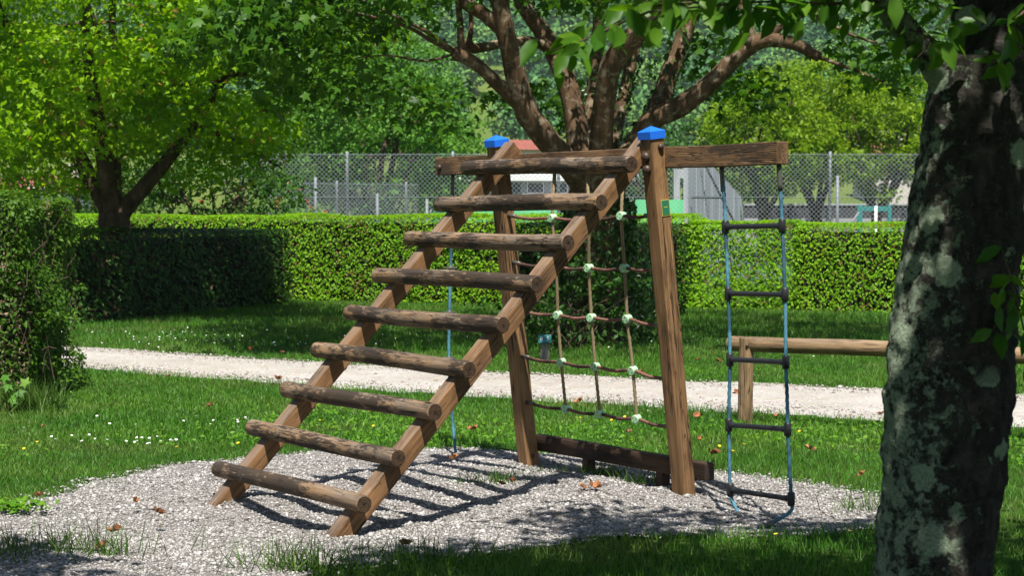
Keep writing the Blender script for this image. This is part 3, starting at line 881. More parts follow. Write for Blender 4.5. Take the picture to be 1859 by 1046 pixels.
# loose sprays that break up its clipped shape
sc_ = []
for i in range(230):
    f_ = RNG.random(); z = RNG.uniform(.05, 1.66)
    if f_ < .45: q = to3(np.array([RNG.uniform(1.5, 5.0)]), np.array([RNG.uniform(-.05, .1)]), np.array([z]))[0]
    elif f_ < .62: q = to3(np.array([5.02 + RNG.uniform(-.12, .02)]), np.array([RNG.uniform(-.04, .12)]), np.array([z]))[0]
    elif f_ < .85: q = to3(np.array([5.02 + RNG.uniform(-.08, .08 + .10 * (z < 1.0))]), np.array([RNG.uniform(0, 1.8)]), np.array([z]))[0]
    else: q = to3(np.array([RNG.uniform(1.5, 5.0)]), np.array([RNG.uniform(0, 1.8)]), np.array([1.70 + RNG.uniform(-.03, .06)]))[0]
    sc_.append(q - o3)
P, B, S, rn = leaf_cloud(np.array(sc_), RNG.uniform(.07, .17, len(sc_)), 30, .046, None, .2, .5)
link('loose_sprays', scatter('loose_sprays', LEAF_V, LEAF_F, P, B, S, rn), M['hedge_near'], root)
# end of the hedge
for i in range(60):
    z = RNG.uniform(.2, 1.4); y = RNG.uniform(15.1, 16.9)
    q = np.array([-3.98, y, z]) - o3; dr = np.array([RNG.normal(.02, .04), RNG.normal(0, .10), abs(RNG.normal(.16, .08))])
    tw.append(tube([q, q + dr * .5 + RNG.normal(0, .02, 3), q + dr], [.005, .004, .002], 4, .1))
link('dead_twigs', pyd_mesh('dead_twigs', *join(tw)), M['twig'], root)['kind'] = 'stuff'

# ---------------------------------------------------------------- trees
M['plane_bark'] = barkmat('plane bark', (.035, .023, .014), (.095, .058, .032), (.16, .102, .060), 2.6, patch=(.24, .195, .135), bump=.6)
M['plane_leaf'] = leafmat('plane leaves', (.028, .088, .008), (.052, .145, .010), (.105, .22, .014), .42, .45, spec=.2)
M['maple_leaf'] = leafmat('lime green leaves', (.115, .27, .006), (.21, .40, .008), (.31, .48, .012), .50, .5, spec=.2, brown=(.02, (.36, .22, .05)))
M['brown_bark'] = barkmat('brown bark', (.030, .021, .015), (.085, .058, .040), (.17, .125, .090), 2.5, bump=.9)
M['mid_leaf'] = leafmat('mid green leaves', (.055, .165, .022), (.10, .25, .030), (.17, .33, .042), .40, .5, spec=.2)
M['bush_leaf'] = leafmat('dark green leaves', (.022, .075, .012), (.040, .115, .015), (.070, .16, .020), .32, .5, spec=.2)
M['gold_leaf'] = leafmat('yellow green leaves', (.095, .20, .008), (.16, .28, .010), (.25, .36, .016), .45, .5, spec=.2)
M['ivy'] = leafmat('ivy leaves', (.016, .048, .010), (.030, .080, .016), (.06, .12, .02), .22, .3)
M['cherry_leaf'] = leafmat('cherry leaves', (.040, .13, .010), (.075, .19, .012), (.125, .26, .016), .5, .42, spec=.3)

def px(x, y, Y):
    """point seen at pixel (x, y) of the photograph at distance Y"""
    dv = (523 - y) / FPX
    dy = math.cos(PITCH) + dv * math.sin(PITCH); dz = -math.sin(PITCH) + dv * math.cos(PITCH)
    k = Y / dy
    return np.array([(x - 929.5) / FPX * k, Y, EYE + dz * k])

# many-limbed tree in the middle
PB = np.array([1.02, 22.6, 0.0])
pt = empty('plane_tree', PB, 0, 'many-limbed tree with flaking brown bark behind the climbing net', 'tree')
def limb(pts, r, parent, name='limb', mat='plane_bark', segs=14, base=PB, rough=.10, step=.10, freq=4.0):
    V, Fx = tube([np.array(p) - base for p in pts], r, segs, step, rough, freq)
    return link(name, pyd_mesh(name, V, Fx), M[mat], parent, True)
D = 22.4; k_ = D / FPX
limb([px(1088, 640, D + .2), px(1084, 560, D + .2), px(1080, 440, D + .2), px(1082, 370, D + .2), px(1084, 320, D + .2)], [.40, .34, .33, .36, .30], pt, 'trunk', segs=24, rough=.14)
def L_(coords, radpx):
    return [px(x, y, D + dy) for x, y, dy in coords], [r * k_ * .84 for r in radpx]
limbs = [
    ([(1078, 350, 0), (1045, 312, -.2), (1000, 262, -.5), (958, 205, -.7), (940, 150, -.8), (925, 90, -.9), (910, 20, -1.0), (900, -60, -1.0)], [34, 30, 26, 25, 22, 20, 19, 17]),
    ([(945, 190, -.65), (912, 160, -.8), (872, 122, -.95), (838, 100, -1.0), (822, 96, -1.0)], [17, 15, 13, 14, 16]),
    ([(918, 60, -.9), (880, 25, -1.0), (845, 5, -1.1), (835, -20, -1.1)], [16, 14, 14, 13]),
    ([(1070, 345, .2), (1052, 270, .3), (1040, 190, .4), (1020, 125, .5), (990, 65, .6), (955, 15, .6), (930, -40, .6)], [30, 26, 24, 22, 20, 18, 15]),
    ([(1010, 95, .5), (970, 75, .3), (915, 78, 0), (862, 88, -.3), (845, 80, -.4)], [13, 11, 10, 11, 12]),
    ([(1082, 350, -.1), (1090, 270, -.4), (1096, 190, -.6), (1110, 118, -.8), (1148, 68, -1.0), (1190, 25, -1.1), (1230, -50, -1.2)], [30, 26, 24, 24, 23, 21, 18]),
    ([(1074, 350, .4), (1070, 260, .6), (1076, 160, .8), (1084, 80, .9), (1088, -20, 1.0)], [20, 16, 15, 14, 12]),
    ([(1090, 345, .3), (1112, 260, .5), (1132, 175, .7), (1150, 95, .8), (1172, 0, .9)], [20, 15, 14, 13, 12]),
    ([(1094, 355, .0), (1142, 280, .1), (1188, 212, .2), (1215, 135, .3), (1248, 45, .4), (1268, -40, .5)], [30, 26, 23, 20, 18, 15]),
    ([(1150, 262, .1), (1180, 220, 0), (1232, 195, -.1), (1290, 150, -.2), (1345, 96, -.3), (1385, 72, -.4), (1440, 78, -.5), (1488, 104, -.6)], [20, 23, 22, 20, 18, 17, 14, 10]),
    ([(1362, 84, -.35), (1352, 30, -.4), (1346, -40, -.4)], [17, 15, 14]),
    ([(1390, 70, -.4), (1430, 40, -.5), (1470, 20, -.5)], [9, 7, 5]),
]
for c_, r_ in limbs:
    P_, r2 = L_(c_, r_); limb(P_, r2, pt)
twigs = []
for c_, r_ in [([(838, 100, -1), (835, 40, -1), (830, -20, -1)], [9, 8, 7]), ([(826, 96, -1), (790, 78, -1.2), (740, 48, -1.4), (660, 26, -1.6), (560, 6, -1.8)], [5, 4, 4, 3, 2]),
               ([(826, 94, -1), (780, 60, -1.3), (720, 30, -1.5), (640, -10, -1.7)], [5, 4, 3, 2]), ([(824, 98, -1), (770, 110, -1.3), (700, 100, -1.6), (600, 110, -1.8)], [3, 3, 2, 1]),
               ([(850, 85, -.4), (856, 40, -.4), (850, -20, -.3)], [7, 6, 5]), ([(1488, 104, -.6), (1560, 130, -.8), (1640, 165, -.9)], [5, 3, 2]), ([(1470, 20, -.5), (1540, 60, -.9), (1600, 80, -1)], [4, 3, 2])]:
    P_, r2 = L_(c_, r_); twigs.append(tube([p - PB for p in P_], r2, 6, .12))
link('twigs', pyd_mesh('twigs', *join(twigs)), M['plane_bark'], pt, True)['kind'] = 'stuff'

# crown of the plane: sprays round a broad dome, hanging lowest at the left
cl = []
def spray_px(x0, x1, y0, y1, d0, d1, n):
    for _ in range(n):
        cl.append(px(RNG.uniform(x0, x1), RNG.uniform(y0, y1), RNG.uniform(d0, d1)))
spray_px(420, 790, -60, 65, 19.5, 23.5, 88)
spray_px(470, 650, 70, 175, 19.8, 23.0, 30)
spray_px(660, 790, 140, 200, 20, 22.5, 5)
spray_px(330, 560, 0, 100, 19.3, 21.5, 34)
spray_px(800, 1000, -90, 0, 20, 25, 30)
spray_px(740, 840, 190, 225, 20.5, 22.0, 3)
spray_px(990, 1065, 150, 235, 23, 25, 9)
spray_px(860, 960, 130, 200, 23, 25, 3)
spray_px(1000, 1300, -90, 10, 20, 25.5, 40)
spray_px(1230, 1330, 60, 165, 23, 25, 8)
spray_px(1330, 1470, 130, 185, 21.5, 24, 6)
spray_px(1400, 1690, -70, 40, 20.5, 24.5, 28)
spray_px(1500, 1690, 50, 120, 20.5, 24.5, 7)
spray_px(1540, 1690, 120, 180, 21, 24, 6)
nb = len(cl)
while len(cl) < nb + 520:                                        # dense upper dome, mostly above the picture
    a = RNG.uniform(0, 2 * math.pi); r = 5.6 * math.sqrt(RNG.random()); z = RNG.uniform(4.2, 8.4)
    if (r / 5.8) ** 2 + ((z - 4.3) / 4.2) ** 2 > 1: continue
    if z < EYE + .122 * (PB[1] + r * .85 * math.sin(a)) + .25: continue
    cl.append((PB[0] + .3 + r * math.cos(a), PB[1] + r * .85 * math.sin(a), z))
for _ in range(55):                                             # unseen clumps added at its left to shade the lime green tree
    y = RNG.uniform(21.5, 26.5); cl.append((RNG.uniform(-3.9, -2.2), y, max(RNG.uniform(5.2, 8.4), EYE + .122 * y + .6)))
P, B, S, rn = leaf_cloud(np.array(cl) - PB, RNG.uniform(.30, .55, len(cl)), 23, .165, None, .3, .7)
link('crown', scatter('crown', STAR_V, STAR_F, P, B, S * 1.02, rn), M['plane_leaf'], pt)
# ivy on its trunk and limbs
iv = []
for c_, r_ in [limbs[8], limbs[6], limbs[7]]:
    P_, r2 = L_(c_[:5], r_[:5]); C, rr = catmull(P_, r2, .03)
    for p_, q_ in zip(C, rr):
        if p_[2] < 3.6:
            for _ in range(5):
                v = unit(1)[0]; v[2] *= .3; iv.append(p_ + v / np.linalg.norm(v) * (q_ + RNG.uniform(0, .06)))
for _ in range(3800):
    z = RNG.uniform(.0, 1.75) ; a = RNG.uniform(0, 6.283); rr = .36 + .10 * RNG.random() + .42 * max(0, 1 - z / 1.0) * RNG.random()
    iv.append(np.array([PB[0] + .02 + rr * math.cos(a), PB[1] + rr * math.sin(a), z]))
iv = np.array(iv) - PB
link('ivy', scatter('ivy', LEAF_V, LEAF_F, iv, bases(unit(len(iv)) * .7 + np.array([0, -.6, .2]), along=RNG.normal(0, .6, (len(iv), 3)) + np.array([0, 0, -1])), RNG.uniform(.05, .11, len(iv))), M['ivy'], pt)
# shrub and weeds at its foot
sb = np.array([.75, 21.6, 0])
sh = empty('shrub', sb, 0, 'low leafy shrub at the foot of the ivy covered tree', 'shrub')
cs = [(RNG.normal(0, .45), RNG.normal(.2, .3), abs(RNG.normal(.35, .28))) for _ in range(60)]
P, B, S, rn = leaf_cloud(np.array(cs), .2, 26, .08, None)
link('foliage', scatter('foliage', LEAF_V, LEAF_F, P, B, S, rn), M['bush_leaf'], sh)
st = []
for i in range(16):
    a = RNG.uniform(0, 6.28); st.append(tube([(RNG.normal(0, .15), RNG.normal(.1, .1), 0), (RNG.normal(0, .25), RNG.normal(.15, .15), .3), (RNG.normal(0, .4), RNG.normal(.2, .2), .6)], [.008, .006, .003], 5, .2))
link('stems', pyd_mesh('stems', *join(st)), M['twig'], sh)

def tree(name, base, height, crown_c, crown_r, nclump, per, leaf, mat, label, trunk_r=.2, forks=6, tmpl='leaf', group=None, bark='brown_bark', fork_z=None, clump_r=(.3, .6), hollow=.55, cat='tree', trunk_pts=None, clear=0):
    base = np.array(base, float)
    root = empty(name, base, 0, label, cat, group)
    crown_c = np.array(crown_c, float) - base; crown_r = np.array(crown_r, float)
    fz = fork_z if fork_z else max(.6, crown_c[2] - crown_r[2] * .9)
    if trunk_pts is None: trunk_pts = [(0, 0, -.1), (.03, 0, fz * .5), (.02, .0, fz)]
    parts = [tube(trunk_pts, [trunk_r * 1.25, trunk_r, trunk_r * .95][:len(trunk_pts)], 14, .15, .18, 4.0)]
    top = np.array(trunk_pts[-1], float)
    for i in range(forks):
        a = 2 * math.pi * i / forks + RNG.uniform(-.3, .3)
        e = crown_c + crown_r * np.array([math.cos(a) * .6, math.sin(a) * .6, RNG.uniform(-.1, .6)])
        m = top * .5 + e * .5 + RNG.normal(0, .15, 3) + np.array([0, 0, -.1])
        parts.append(tube([top - np.array([0, 0, .15]), m, e], [trunk_r * .6, trunk_r * .36, trunk_r * .1], 8, .2, .12, 5.0))
        for j in range(3):
            e2 = m + (e - m) * RNG.uniform(0, .6); f2 = e2 + unit(1)[0] * crown_r * .42
            parts.append(tube([e2, (e2 + f2) / 2 + RNG.normal(0, .08, 3), f2], [trunk_r * .22, trunk_r * .15, trunk_r * .05], 5, .25))
    link('trunk', pyd_mesh('trunk', *join(parts)), M[bark], root, True)
    u_ = unit(nclump) * (hollow + (1 - hollow) * RNG.random(nclump))[:, None]
    lump = 1 + .30 * np.array([mnoise.noise(Vector(v * 2.1) + Vector(base)) for v in u_])[:, None]
    C = crown_c + u_ * crown_r * lump
    if clear: C = C[~((np.hypot(C[:, 0], C[:, 1] + .5) < clear) & (C[:, 2] < 2.45))]; nclump = len(C)
    P, B, S, rn = leaf_cloud(C, RNG.uniform(*clump_r, nclump), per, leaf, None)
    if tmpl == 'star': me = scatter('crown', MAPLE_V, MAPLE_F, P, B, S * 1.1, rn)
    else: me = scatter('crown', LEAF_V, LEAF_F, P, B, S, rn)
    link('crown', me, M[mat], root)
    return root

# lime green tree on the left
lt = tree('broadleaf_tree', (-6.02, 28.4, 0), 6, (-6.0, 27.9, 4.6), (4.1, 3.2, 2.8), 560, 105, .108, 'maple_leaf', 'big lime green tree with short forked trunk at the left, above the dark hedge',
     .25, 4, 'star', fork_z=1.55, clump_r=(.38, .72), hollow=.45, trunk_pts=[(0, 0, -.1), (.02, 0, .9), (.0, -.05, 1.6)], clear=.5)
# darker trees behind it, up to the wire fence
tree('broadleaf_tree', (-6.4, 38.5, 0), 4, (-6.2, 38.5, 2.3), (2.0, 1.4, 1.9), 150, 60, .12, 'bush_leaf', 'dark bushy tree between the lime green tree and the wire fence', .14, 5, fork_z=.7)
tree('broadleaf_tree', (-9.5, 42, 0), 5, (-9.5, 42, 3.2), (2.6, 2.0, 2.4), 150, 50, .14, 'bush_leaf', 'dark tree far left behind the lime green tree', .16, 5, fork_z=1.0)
# full tree beyond the wire fence
tree('broadleaf_tree', (-3.9, 54, 0), 7, (-3.9, 54, 3.9), (2.7, 2.2, 3.3), 330, 60, .16, 'mid_leaf', 'full mid-green tree beyond the wire fence, left of the many-limbed tree', .22, 6, fork_z=1.1, clump_r=(.35, .7))
tree('broadleaf_tree', (-6.6, 60, 0), 6, (-6.6, 60, 4.4), (2.4, 2.0, 3.0), 220, 50, .17, 'mid_leaf', 'paler tree behind the full mid-green tree beyond the fence', .2, 5, fork_z=1.4, clump_r=(.35, .7))
tree('broadleaf_tree', (-2.4, 62, 0), 5, (-2.3, 62, 3.2), (1.7, 1.7, 2.2), 150, 50, .16, 'mid_leaf', 'smaller tree peeping out right of the full mid-green tree', .16, 5, fork_z=1.4, clump_r=(.35, .6))
# bright trees beyond the fence at the right
for (x, Y, w, zc, zr, lab) in [(1385, 58, 1.9, 3.9, 1.9, 'yellow-green tree beyond the fence, nearest the grey practice wall'),
                               (1480, 62, 2.2, 4.5, 2.2, 'tall yellow-green tree beyond the fence in the middle of its row'),
                               (1590, 60, 2.3, 4.0, 2.1, 'yellow-green tree beyond the fence beside the lichen covered trunk'),
                               (1760, 62, 2.6, 4.2, 2.4, 'yellow-green tree beyond the fence hidden mostly by the lichen covered trunk')]:
    b = px(x, 400, Y); tree('broadleaf_tree', (b[0], Y, 0), 6, (b[0], Y, zc), (w, w, zr), 210, 48, .17, 'gold_leaf', lab, .17, 6, fork_z=1.5, clump_r=(.32, .62), group='bright trees beyond the court')
b = px(1290, 300, 75)
tree('broadleaf_tree', (b[0], 75, 0), 5, (b[0], 75, 3.2), (2.2, 2.2, 2.4), 130, 45, .2, 'bush_leaf', 'dark green tree behind the grey practice wall', .18, 5, fork_z=1.2)
b = px(1180, 300, 90)
tree('broadleaf_tree', (b[0], 90, .1), 5, (b[0], 90, 2.7), (1.7, 1.7, 1.9), 100, 45, .2, 'bush_leaf', 'dark green bush-like tree left of the portal post behind the near post', .18, 5, fork_z=1.0)

# ---------------------------------------------------------------- lichen covered tree at the right
t = NT('lichen covered bark')
p = t.pos()
pv = t.scale(p, (1, 1, .55))
n1 = t.noise(pv, 22, 6, .7, .6); n0 = t.noise(t.scale(p, (1, 1, 2.6)), 26, 4, .65, .8)
c = t.ramp(n1, [(.3, (.012, .011, .010)), (.52, (.040, .036, .032)), (.75, (.090, .080, .070))])
c = t.mix(t.ramp(n0, [(.56, 0.0), (.66, .55)]), c, (.085, .078, .068))
dist = t.n('ShaderNodeVectorMath', operation='ADD'); t.l(p, dist.inputs[0])
nc = t.n('ShaderNodeTexNoise'); t.l(p, nc.inputs['Vector']); nc.inputs['Scale'].default_value = 46; nc.inputs['Detail'].default_value = 6; nc.inputs['Roughness'].default_value = .7
sub = t.n('ShaderNodeVectorMath', operation='SUBTRACT'); t.l(nc.outputs['Color'], sub.inputs[0]); sub.inputs[1].default_value = (.5, .5, .5)
scl = t.n('ShaderNodeVectorMath', operation='SCALE'); t.l(sub.outputs[0], scl.inputs[0]); scl.inputs['Scale'].default_value = .055
t.l(scl.outputs[0], dist.inputs[1])
v1 = t.voronoi(dist.outputs[0], 6.2, 'Distance', rnd=.95)
big = t.ramp(v1, [(.28, 1.0), (.30, 0.0)])
gate = t.ramp(t.noise(p, 3.0, 2), [(.44, 0.0), (.50, 1.0)])
big = t.math('MULTIPLY', big, gate)
sm = t.noise(dist.outputs[0], 21, 8, .82)
sx = t.n('ShaderNodeSeparateXYZ'); t.l(p, sx.inputs[0])
# more of the small lichen to the left of the trunk
lf = t.ramp(t.math('SUBTRACT', 1.75, sx.outputs[0]), [(.35, 0.0), (.62, .16)])
sml = t.ramp(t.math('ADD', sm, lf), [(.615, 0.0), (.64, .9)])
lich = t.math('MAXIMUM', big, sml)
ltex = t.noise(p, 120, 4, .7)
lc = t.ramp(ltex, [(.3, (.16, .215, .15)), (.55, (.33, .40, .285)), (.75, (.46, .52, .39))])
c = t.mix(lich, c, lc)
t.color(c); t.rough(.92); t.b.inputs['Specular IOR Level'].default_value = .12
hh = t.math('ADD', t.math('MULTIPLY', n1, 1.0), t.math('MULTIPLY', lich, t.math('ADD', .25, t.math('MULTIPLY', ltex, .6))))
t.bump(hh, 1.0, .025)
M['lichen'] = t.m

TB = np.array([1.24, 5.5, 0.0])
ct = empty('cherry_tree', TB, 0, 'dark foreground trunk mottled with pale green lichen at the right', 'tree')
D = 5.5; k_ = D / FPX
tr = [px(1683, 1420, D), px(1686, 1180, D), px(1692, 1046, D), px(1708, 900, D), px(1722, 720, D), px(1735, 550, D), px(1752, 400, D), px(1770, 240, D), px(1785, 110, D)]
limb(tr, [x * k_ for x in (140, 116, 103, 108, 117, 110, 104, 95, 92)], ct, 'trunk', 'lichen', 110, TB, .075, .012, 14.0)
limb([px(1775, 200, D), px(1778, 90, D + .05), px(1765, 20, D + .1), px(1750, -80, D + .2), px(1720, -300, D + .3), px(1600, -600, D - .2)], [x * k_ for x in (70, 46, 40, 36, 30, 20)], ct, 'limb', 'lichen', 32, TB, .1, .02, 12.0)
limb([px(1750, 160, D), px(1680, 92, D - .05), px(1632, 40, D - .1), px(1590, -20, D - .2), px(1500, -150, D - .4), px(1300, -300, D - .8)], [x * k_ for x in (50, 27, 23, 22, 18, 10)], ct, 'limb', 'lichen', 24, TB, .1, .02, 12.0)
limb([px(1800, 190, D), px(1830, 90, D), px(1850, 0, D + .1), px(1870, -120, D + .2), px(1960, -400, D + .2)], [x * k_ for x in (70, 62, 55, 50, 36)], ct, 'limb', 'lichen', 32, TB, .1, .02, 12.0)
limb([px(1720, -300, D + .3), (.6, 4.8, 3.3), (-.4, 4.5, 3.8), (-1.8, 4.3, 4.2)], [.05, .04, .03, .012], ct, 'limb', 'lichen', 10, TB, .1, .08)
limb([px(1960, -400, D + .2), (2.6, 5.2, 3.6), (3.6, 5.0, 4.4)], [.06, .045, .02], ct, 'limb', 'lichen', 10, TB, .1, .08)
limb([px(1600, -600, D - .2), (.9, 4.0, 3.8), (.7, 3.0, 4.6)], [.032, .03, .02], ct, 'limb', 'lichen', 10, TB, .1, .08)
# low twigs carrying the leaves along the top of the picture
tw = []; lp = []; la = []
def twig(pts, r0, n, ln=.085, spread=.05):
    C, rr = catmull([np.array(q) for q in pts], list(np.linspace(r0, r0 * .35, len(pts))), .02)
    tw.append(tube([q - TB for q in pts], list(np.linspace(r0, r0 * .35, len(pts))), 6, .05))
    for i in range(n):
        j = RNG.integers(0, len(C)); q = C[j] + RNG.normal(0, spread, 3) * np.array([1, 1, .5])
        lp.append(q); la.append(np.array([RNG.normal(-.25, .45), RNG.normal(-.1, .45), -1.0 + abs(RNG.normal(0, .35))]))
twig([px(1600, 0, D - .2), px(1500, 6, D - .3), px(1400, 2, D - .4), px(1290, 10, D - .5), px(1180, 20, D - .6)], .006, 78)
twig([px(1180, 20, D - .6), px(1120, 44, D - .6), px(1060, 72, D - .65), px(1000, 92, D - .7)], .004, 34, spread=.035)
twig([px(1300, 4, D - .4), px(1220, 6, D - .5), px(1110, 26, D - .4)], .004, 24)
twig([px(1640, 50, D - .1), px(1690, 70, D - .2), px(1660, 110, D - .25)], .004, 12)
twig([px(1680, 0, D - .2), px(1730, 20, D - .25), px(1690, 60, D - .3)], .004, 16)
twig([px(1830, 60, D - .25), px(1845, 90, D - .3), px(1800, 110, D - .35)], .004, 14)
twig([px(1859, 20, D - .25), px(1840, 40, D - .3), px(1870, 110, D - .3)], .004, 14)
twig([px(1790, 620, D - .22), px(1835, 540, D - .24), px(1850, 450, D - .22)], .003, 10, spread=.03)
twig([px(1859, 600, D - .2), px(1840, 520, D - .26), px(1815, 440, D - .24)], .003, 9, spread=.03)
link('twigs', pyd_mesh('twigs', *join(tw)), M['brown_bark'], ct, True)['kind'] = 'stuff'
lp = np.array(lp); la = np.array(la)
nn = np.stack([RNG.normal(0, .7, len(lp)), RNG.normal(-.7, .5, len(lp)), RNG.normal(.6, .3, len(lp))], 1)
link('low_leaves', scatter('low_leaves', CHERRY_V, CHERRY_F, lp - TB, bases(nn, along=la), RNG.uniform(.050, .092, len(lp))), M['cherry_leaf'], ct)
# unseen crown above and behind the viewer, shaped to shade the nearest grass
def wants_shade(x, y):
    if x > -.7: lim = 8.75
    elif x > -1.9: lim = 7.7
    else: lim = 8.75
    if x > 2.3: lim = 9.3
    return y < lim
cl = []
while len(cl) < 1550:
    x, y, z = RNG.uniform(-4.6, 5.2), RNG.uniform(1.0, 8.2), RNG.uniform(2.75, 6.2)
    if ((x - .6) / 5.0) ** 2 + ((y - 4.2) / 4.2) ** 2 + ((z - 3.0) / 3.4) ** 2 > 1: continue
    sx_, sy_ = x - .043 * z, y + .493 * z
    if -.5 < sx_ < .98 and 5.3 < sy_ < 6.4 and RNG.random() < .75: continue       # clumps left out so sun reaches the low twigs
    if not wants_shade(sx_, sy_):
        if not (.1 < sx_ < 2.8 and sy_ < 10.1 + .3 * (sx_ > 1.2) and RNG.random() < .5): continue
    cl.append((x, y, z))
P, B, S, rn = leaf_cloud(np.array(cl) - TB, RNG.uniform(.22, .42, len(cl)), 26, .15, None, .5, .7)
link('crown', scatter('crown', LEAF_V, LEAF_F, P, B, S, rn), M['cherry_leaf'], ct)

# ---------------------------------------------------------------- wire fences of the court
def wire_fence(label, a, b, z1, posts, pitch, wr, pr, hw=(.02, .5, .98), z0=0.05, extra=None):
    a, b = np.array(a, float), np.array(b, float); L = np.linalg.norm(b - a); d = (b - a) / L
    ang = math.atan2(d[1], d[0])
    root = empty('wire_fence', (a[0], a[1], 0), ang, label, 'fence')
    V, Fq = [], []
    Hh = z1 - z0
    def bar_(x0, zz0, x1, zz1, r, yoff=0):
        o = len(V); dx, dz = x1 - x0, zz1 - zz0; l = math.hypot(dx, dz); px_, pz_ = -dz / l * r, dx / l * r
        for (x, z) in ((x0, zz0), (x1, zz1)):
            V.extend([(x + px_, yoff - r * .6, z + pz_), (x - px_, yoff - r * .6, z - pz_), (x, yoff + r, z)])
        for i in range(3):
            j = (i + 1) % 3; Fq.append((o + i, o + j, o + 3 + j, o + 3 + i))
    n = int((L + Hh) / pitch)
    for i in range(-int(Hh / pitch), int(L / pitch) + 1):
        x = i * pitch
        # rising wire
        s0 = max(0, -x); s1 = min(Hh, L - x)
        if s1 > s0: bar_(x + s0, z0 + s0, x + s1, z0 + s1, wr)
        if s1 > s0: bar_(x + s0, z1 - s0, x + s1, z1 - s1, wr, .006)
    link('chain_link', pyd_mesh('chain_link', V, Fq), M['wire'], root)
    V, Fq = [], []
    for h in hw: bar_(0, z0 + Hh * h, L, z0 + Hh * h, wr * 1.3, -.01)
    link('straining_wire', pyd_mesh('straining_wire', V, Fq), M['wire'], root)
    for x in posts:
        v, f_ = tube([(x, .05, -.2), (x, .05, z1 * .5), (x, .05, z1 + .04)], [pr] * 3, 10, .5)
        link('post', pyd_mesh('post', v, f_), M['steel'], root, True)
    return root
FA = (-6.2, 40.0)
def fx(x, Y=40.0): return px(x, 400, Y)[0] + 6.2
wire_fence('tall galvanised wire mesh fence behind the long hedge', FA, (13.5, 40.0), 2.84, [fx(438), fx(630), fx(822), fx(1014), fx(1206), fx(1507), fx(1800)], .10, .0034, .034, hw=(.0, .335, .665, .99))
wire_fence('lower wire mesh fence on the far side of the court, left', (-6.2, 47.0), (-2.5, 50.0), 2.35, [.2, 2.2, 4.4], .11, .0042, .03)

# ---------------------------------------------------------------- tennis court, practice wall, screens
t = NT('court surface'); t.color(t.mix(t.noise(t.pos(), 3, 4), (.035, .085, .05), (.05, .11, .065))); t.rough(.9); M['court'] = t.m
court = link('court_surface', np_mesh('court_surface', [(-4.5, 43, .03), (12.5, 43, .03), (12.5, 70, .03), (-4.5, 70, .03)], [(0, 1, 2, 3)]), M['court'])
tag(court, 'dark green court surface beyond the wire fence', kind='structure')
M['screen'] = plain('green windbreak sheet', (.13, .55, .25), .6, .3, var=.10, vs=1.5)
M['darkscreen'] = plain('dark green windbreak sheet', (.01, .13, .08), .6, .3)
M['concrete'] = None
t = NT('weathered grey render'); p = t.obj(False)
n = t.noise(t.scale(p, (9, 9, .35)), 1.0, 5, .7); n2 = t.noise(t.scale(p, (2, 2, .6)), 1.0, 3)
c = t.ramp(n, [(.3, (.20, .21, .235)), (.5, (.36, .375, .41)), (.72, (.50, .515, .54))]); c = t.mix(t.ramp(n2, [(.45, 0.0), (.7, .4)]), c, (.26, .27, .30))
t.color(c); t.rough(.85); M['concrete'] = t.m
M['darkbar'] = plain('dark steel bar', (.03, .05, .06), .5, .4)
def screen(x0, x1, Y, z1, mat, label, nfold=24):
    a, b = px(x0, 400, Y)[0], px(x1, 400, Y)[0]
    root = empty('windbreak', (a, Y, 0), 0, label, 'windbreak')
    V, Fq = [], []
    for i in range(nfold + 1):
        x = (b - a) * i / nfold; y = .03 * math.sin(i * 1.7)
        for z in (.05, z1 * .5, z1): V.append((x, y + .02 * math.sin(z * 3 + i), z))
    for i in range(nfold):
        for j in range(2): q = i * 3 + j; Fq.append((q, q + 3, q + 4, q + 1))
    o = link('sheet', pyd_mesh('sheet', V, Fq), M[mat], root); m_ = o.modifiers.new('thick', 'SOLIDIFY'); m_.thickness = .008
    for x in np.arange(0, b - a + .01, max(1.0, (b - a) / 4)):
        v, f_ = tube([(x, .06, 0), (x, .06, z1 + .05)], [.025, .025], 8, 1); link('pole', pyd_mesh('pole', v, f_), M['steel'], root, True)
screen(838, 1252, 56, 1.95, 'screen', 'bright green sheet windbreak across the court behind the net')
screen(782, 838, 52, 1.60, 'darkscreen', 'dark green sheet windbreak left of the bright green one', 6)
# grey practice wall seen at a slant
wx0, wx1 = px(1249, 400, 46)[0], px(1345, 400, 52)[0]
wl = empty('practice_wall', (wx0, 46, 0), math.atan2(6, wx1 - wx0), 'tall grey practice wall with sloping top and braces behind the rope ladder', 'wall')
WL = math.hypot(6, wx1 - wx0); nb_ = 14
for i in range(nb_):
    s0, s1 = WL * i / nb_, WL * (i + 1) / nb_
    def ztop(s): return float(np.interp(s / WL, [0, .18, .45, 1.0], [3.05, 3.0, 2.75, 2.02]))
    V = [(s0 + .006, 0, 0), (s1 - .006, 0, 0), (s1 - .006, 0, ztop(s1)), (s0 + .006, 0, ztop(s0)), (s0 + .006, .12, 0), (s1 - .006, .12, 0), (s1 - .006, .12, ztop(s1)), (s0 + .006, .12, ztop(s0))]
    V = [(x, y + (.012 if i % 2 else 0), z) for x, y, z in V]
    link('panel', pyd_mesh('panel', V, [(0, 1, 2, 3), (5, 4, 7, 6), (0, 4, 5, 1), (1, 5, 6, 2), (2, 6, 7, 3), (3, 7, 4, 0)]), M['concrete'], wl)
def rod(name, parent, a, b, r, mat):
    v, f_ = tube([a, b], [r, r], 8, 5); return link(name, pyd_mesh(name, v, f_), M[mat], parent, True)
rod('brace', wl, (1.2, -.03, 3.0), (4.4, -.9, 0.0), .03, 'darkbar')
rod('brace', wl, (.15, -.06, 1.95), (2.3, -.33, 1.95), .03, 'darkbar')
rod('brace', wl, (WL + .05, .05, 2.0), (WL + 1.2, .05, 0), .045, 'steel')
rod('brace', wl, (WL + .05, .05, .55), (WL + .85, .05, .55), .035, 'steel')
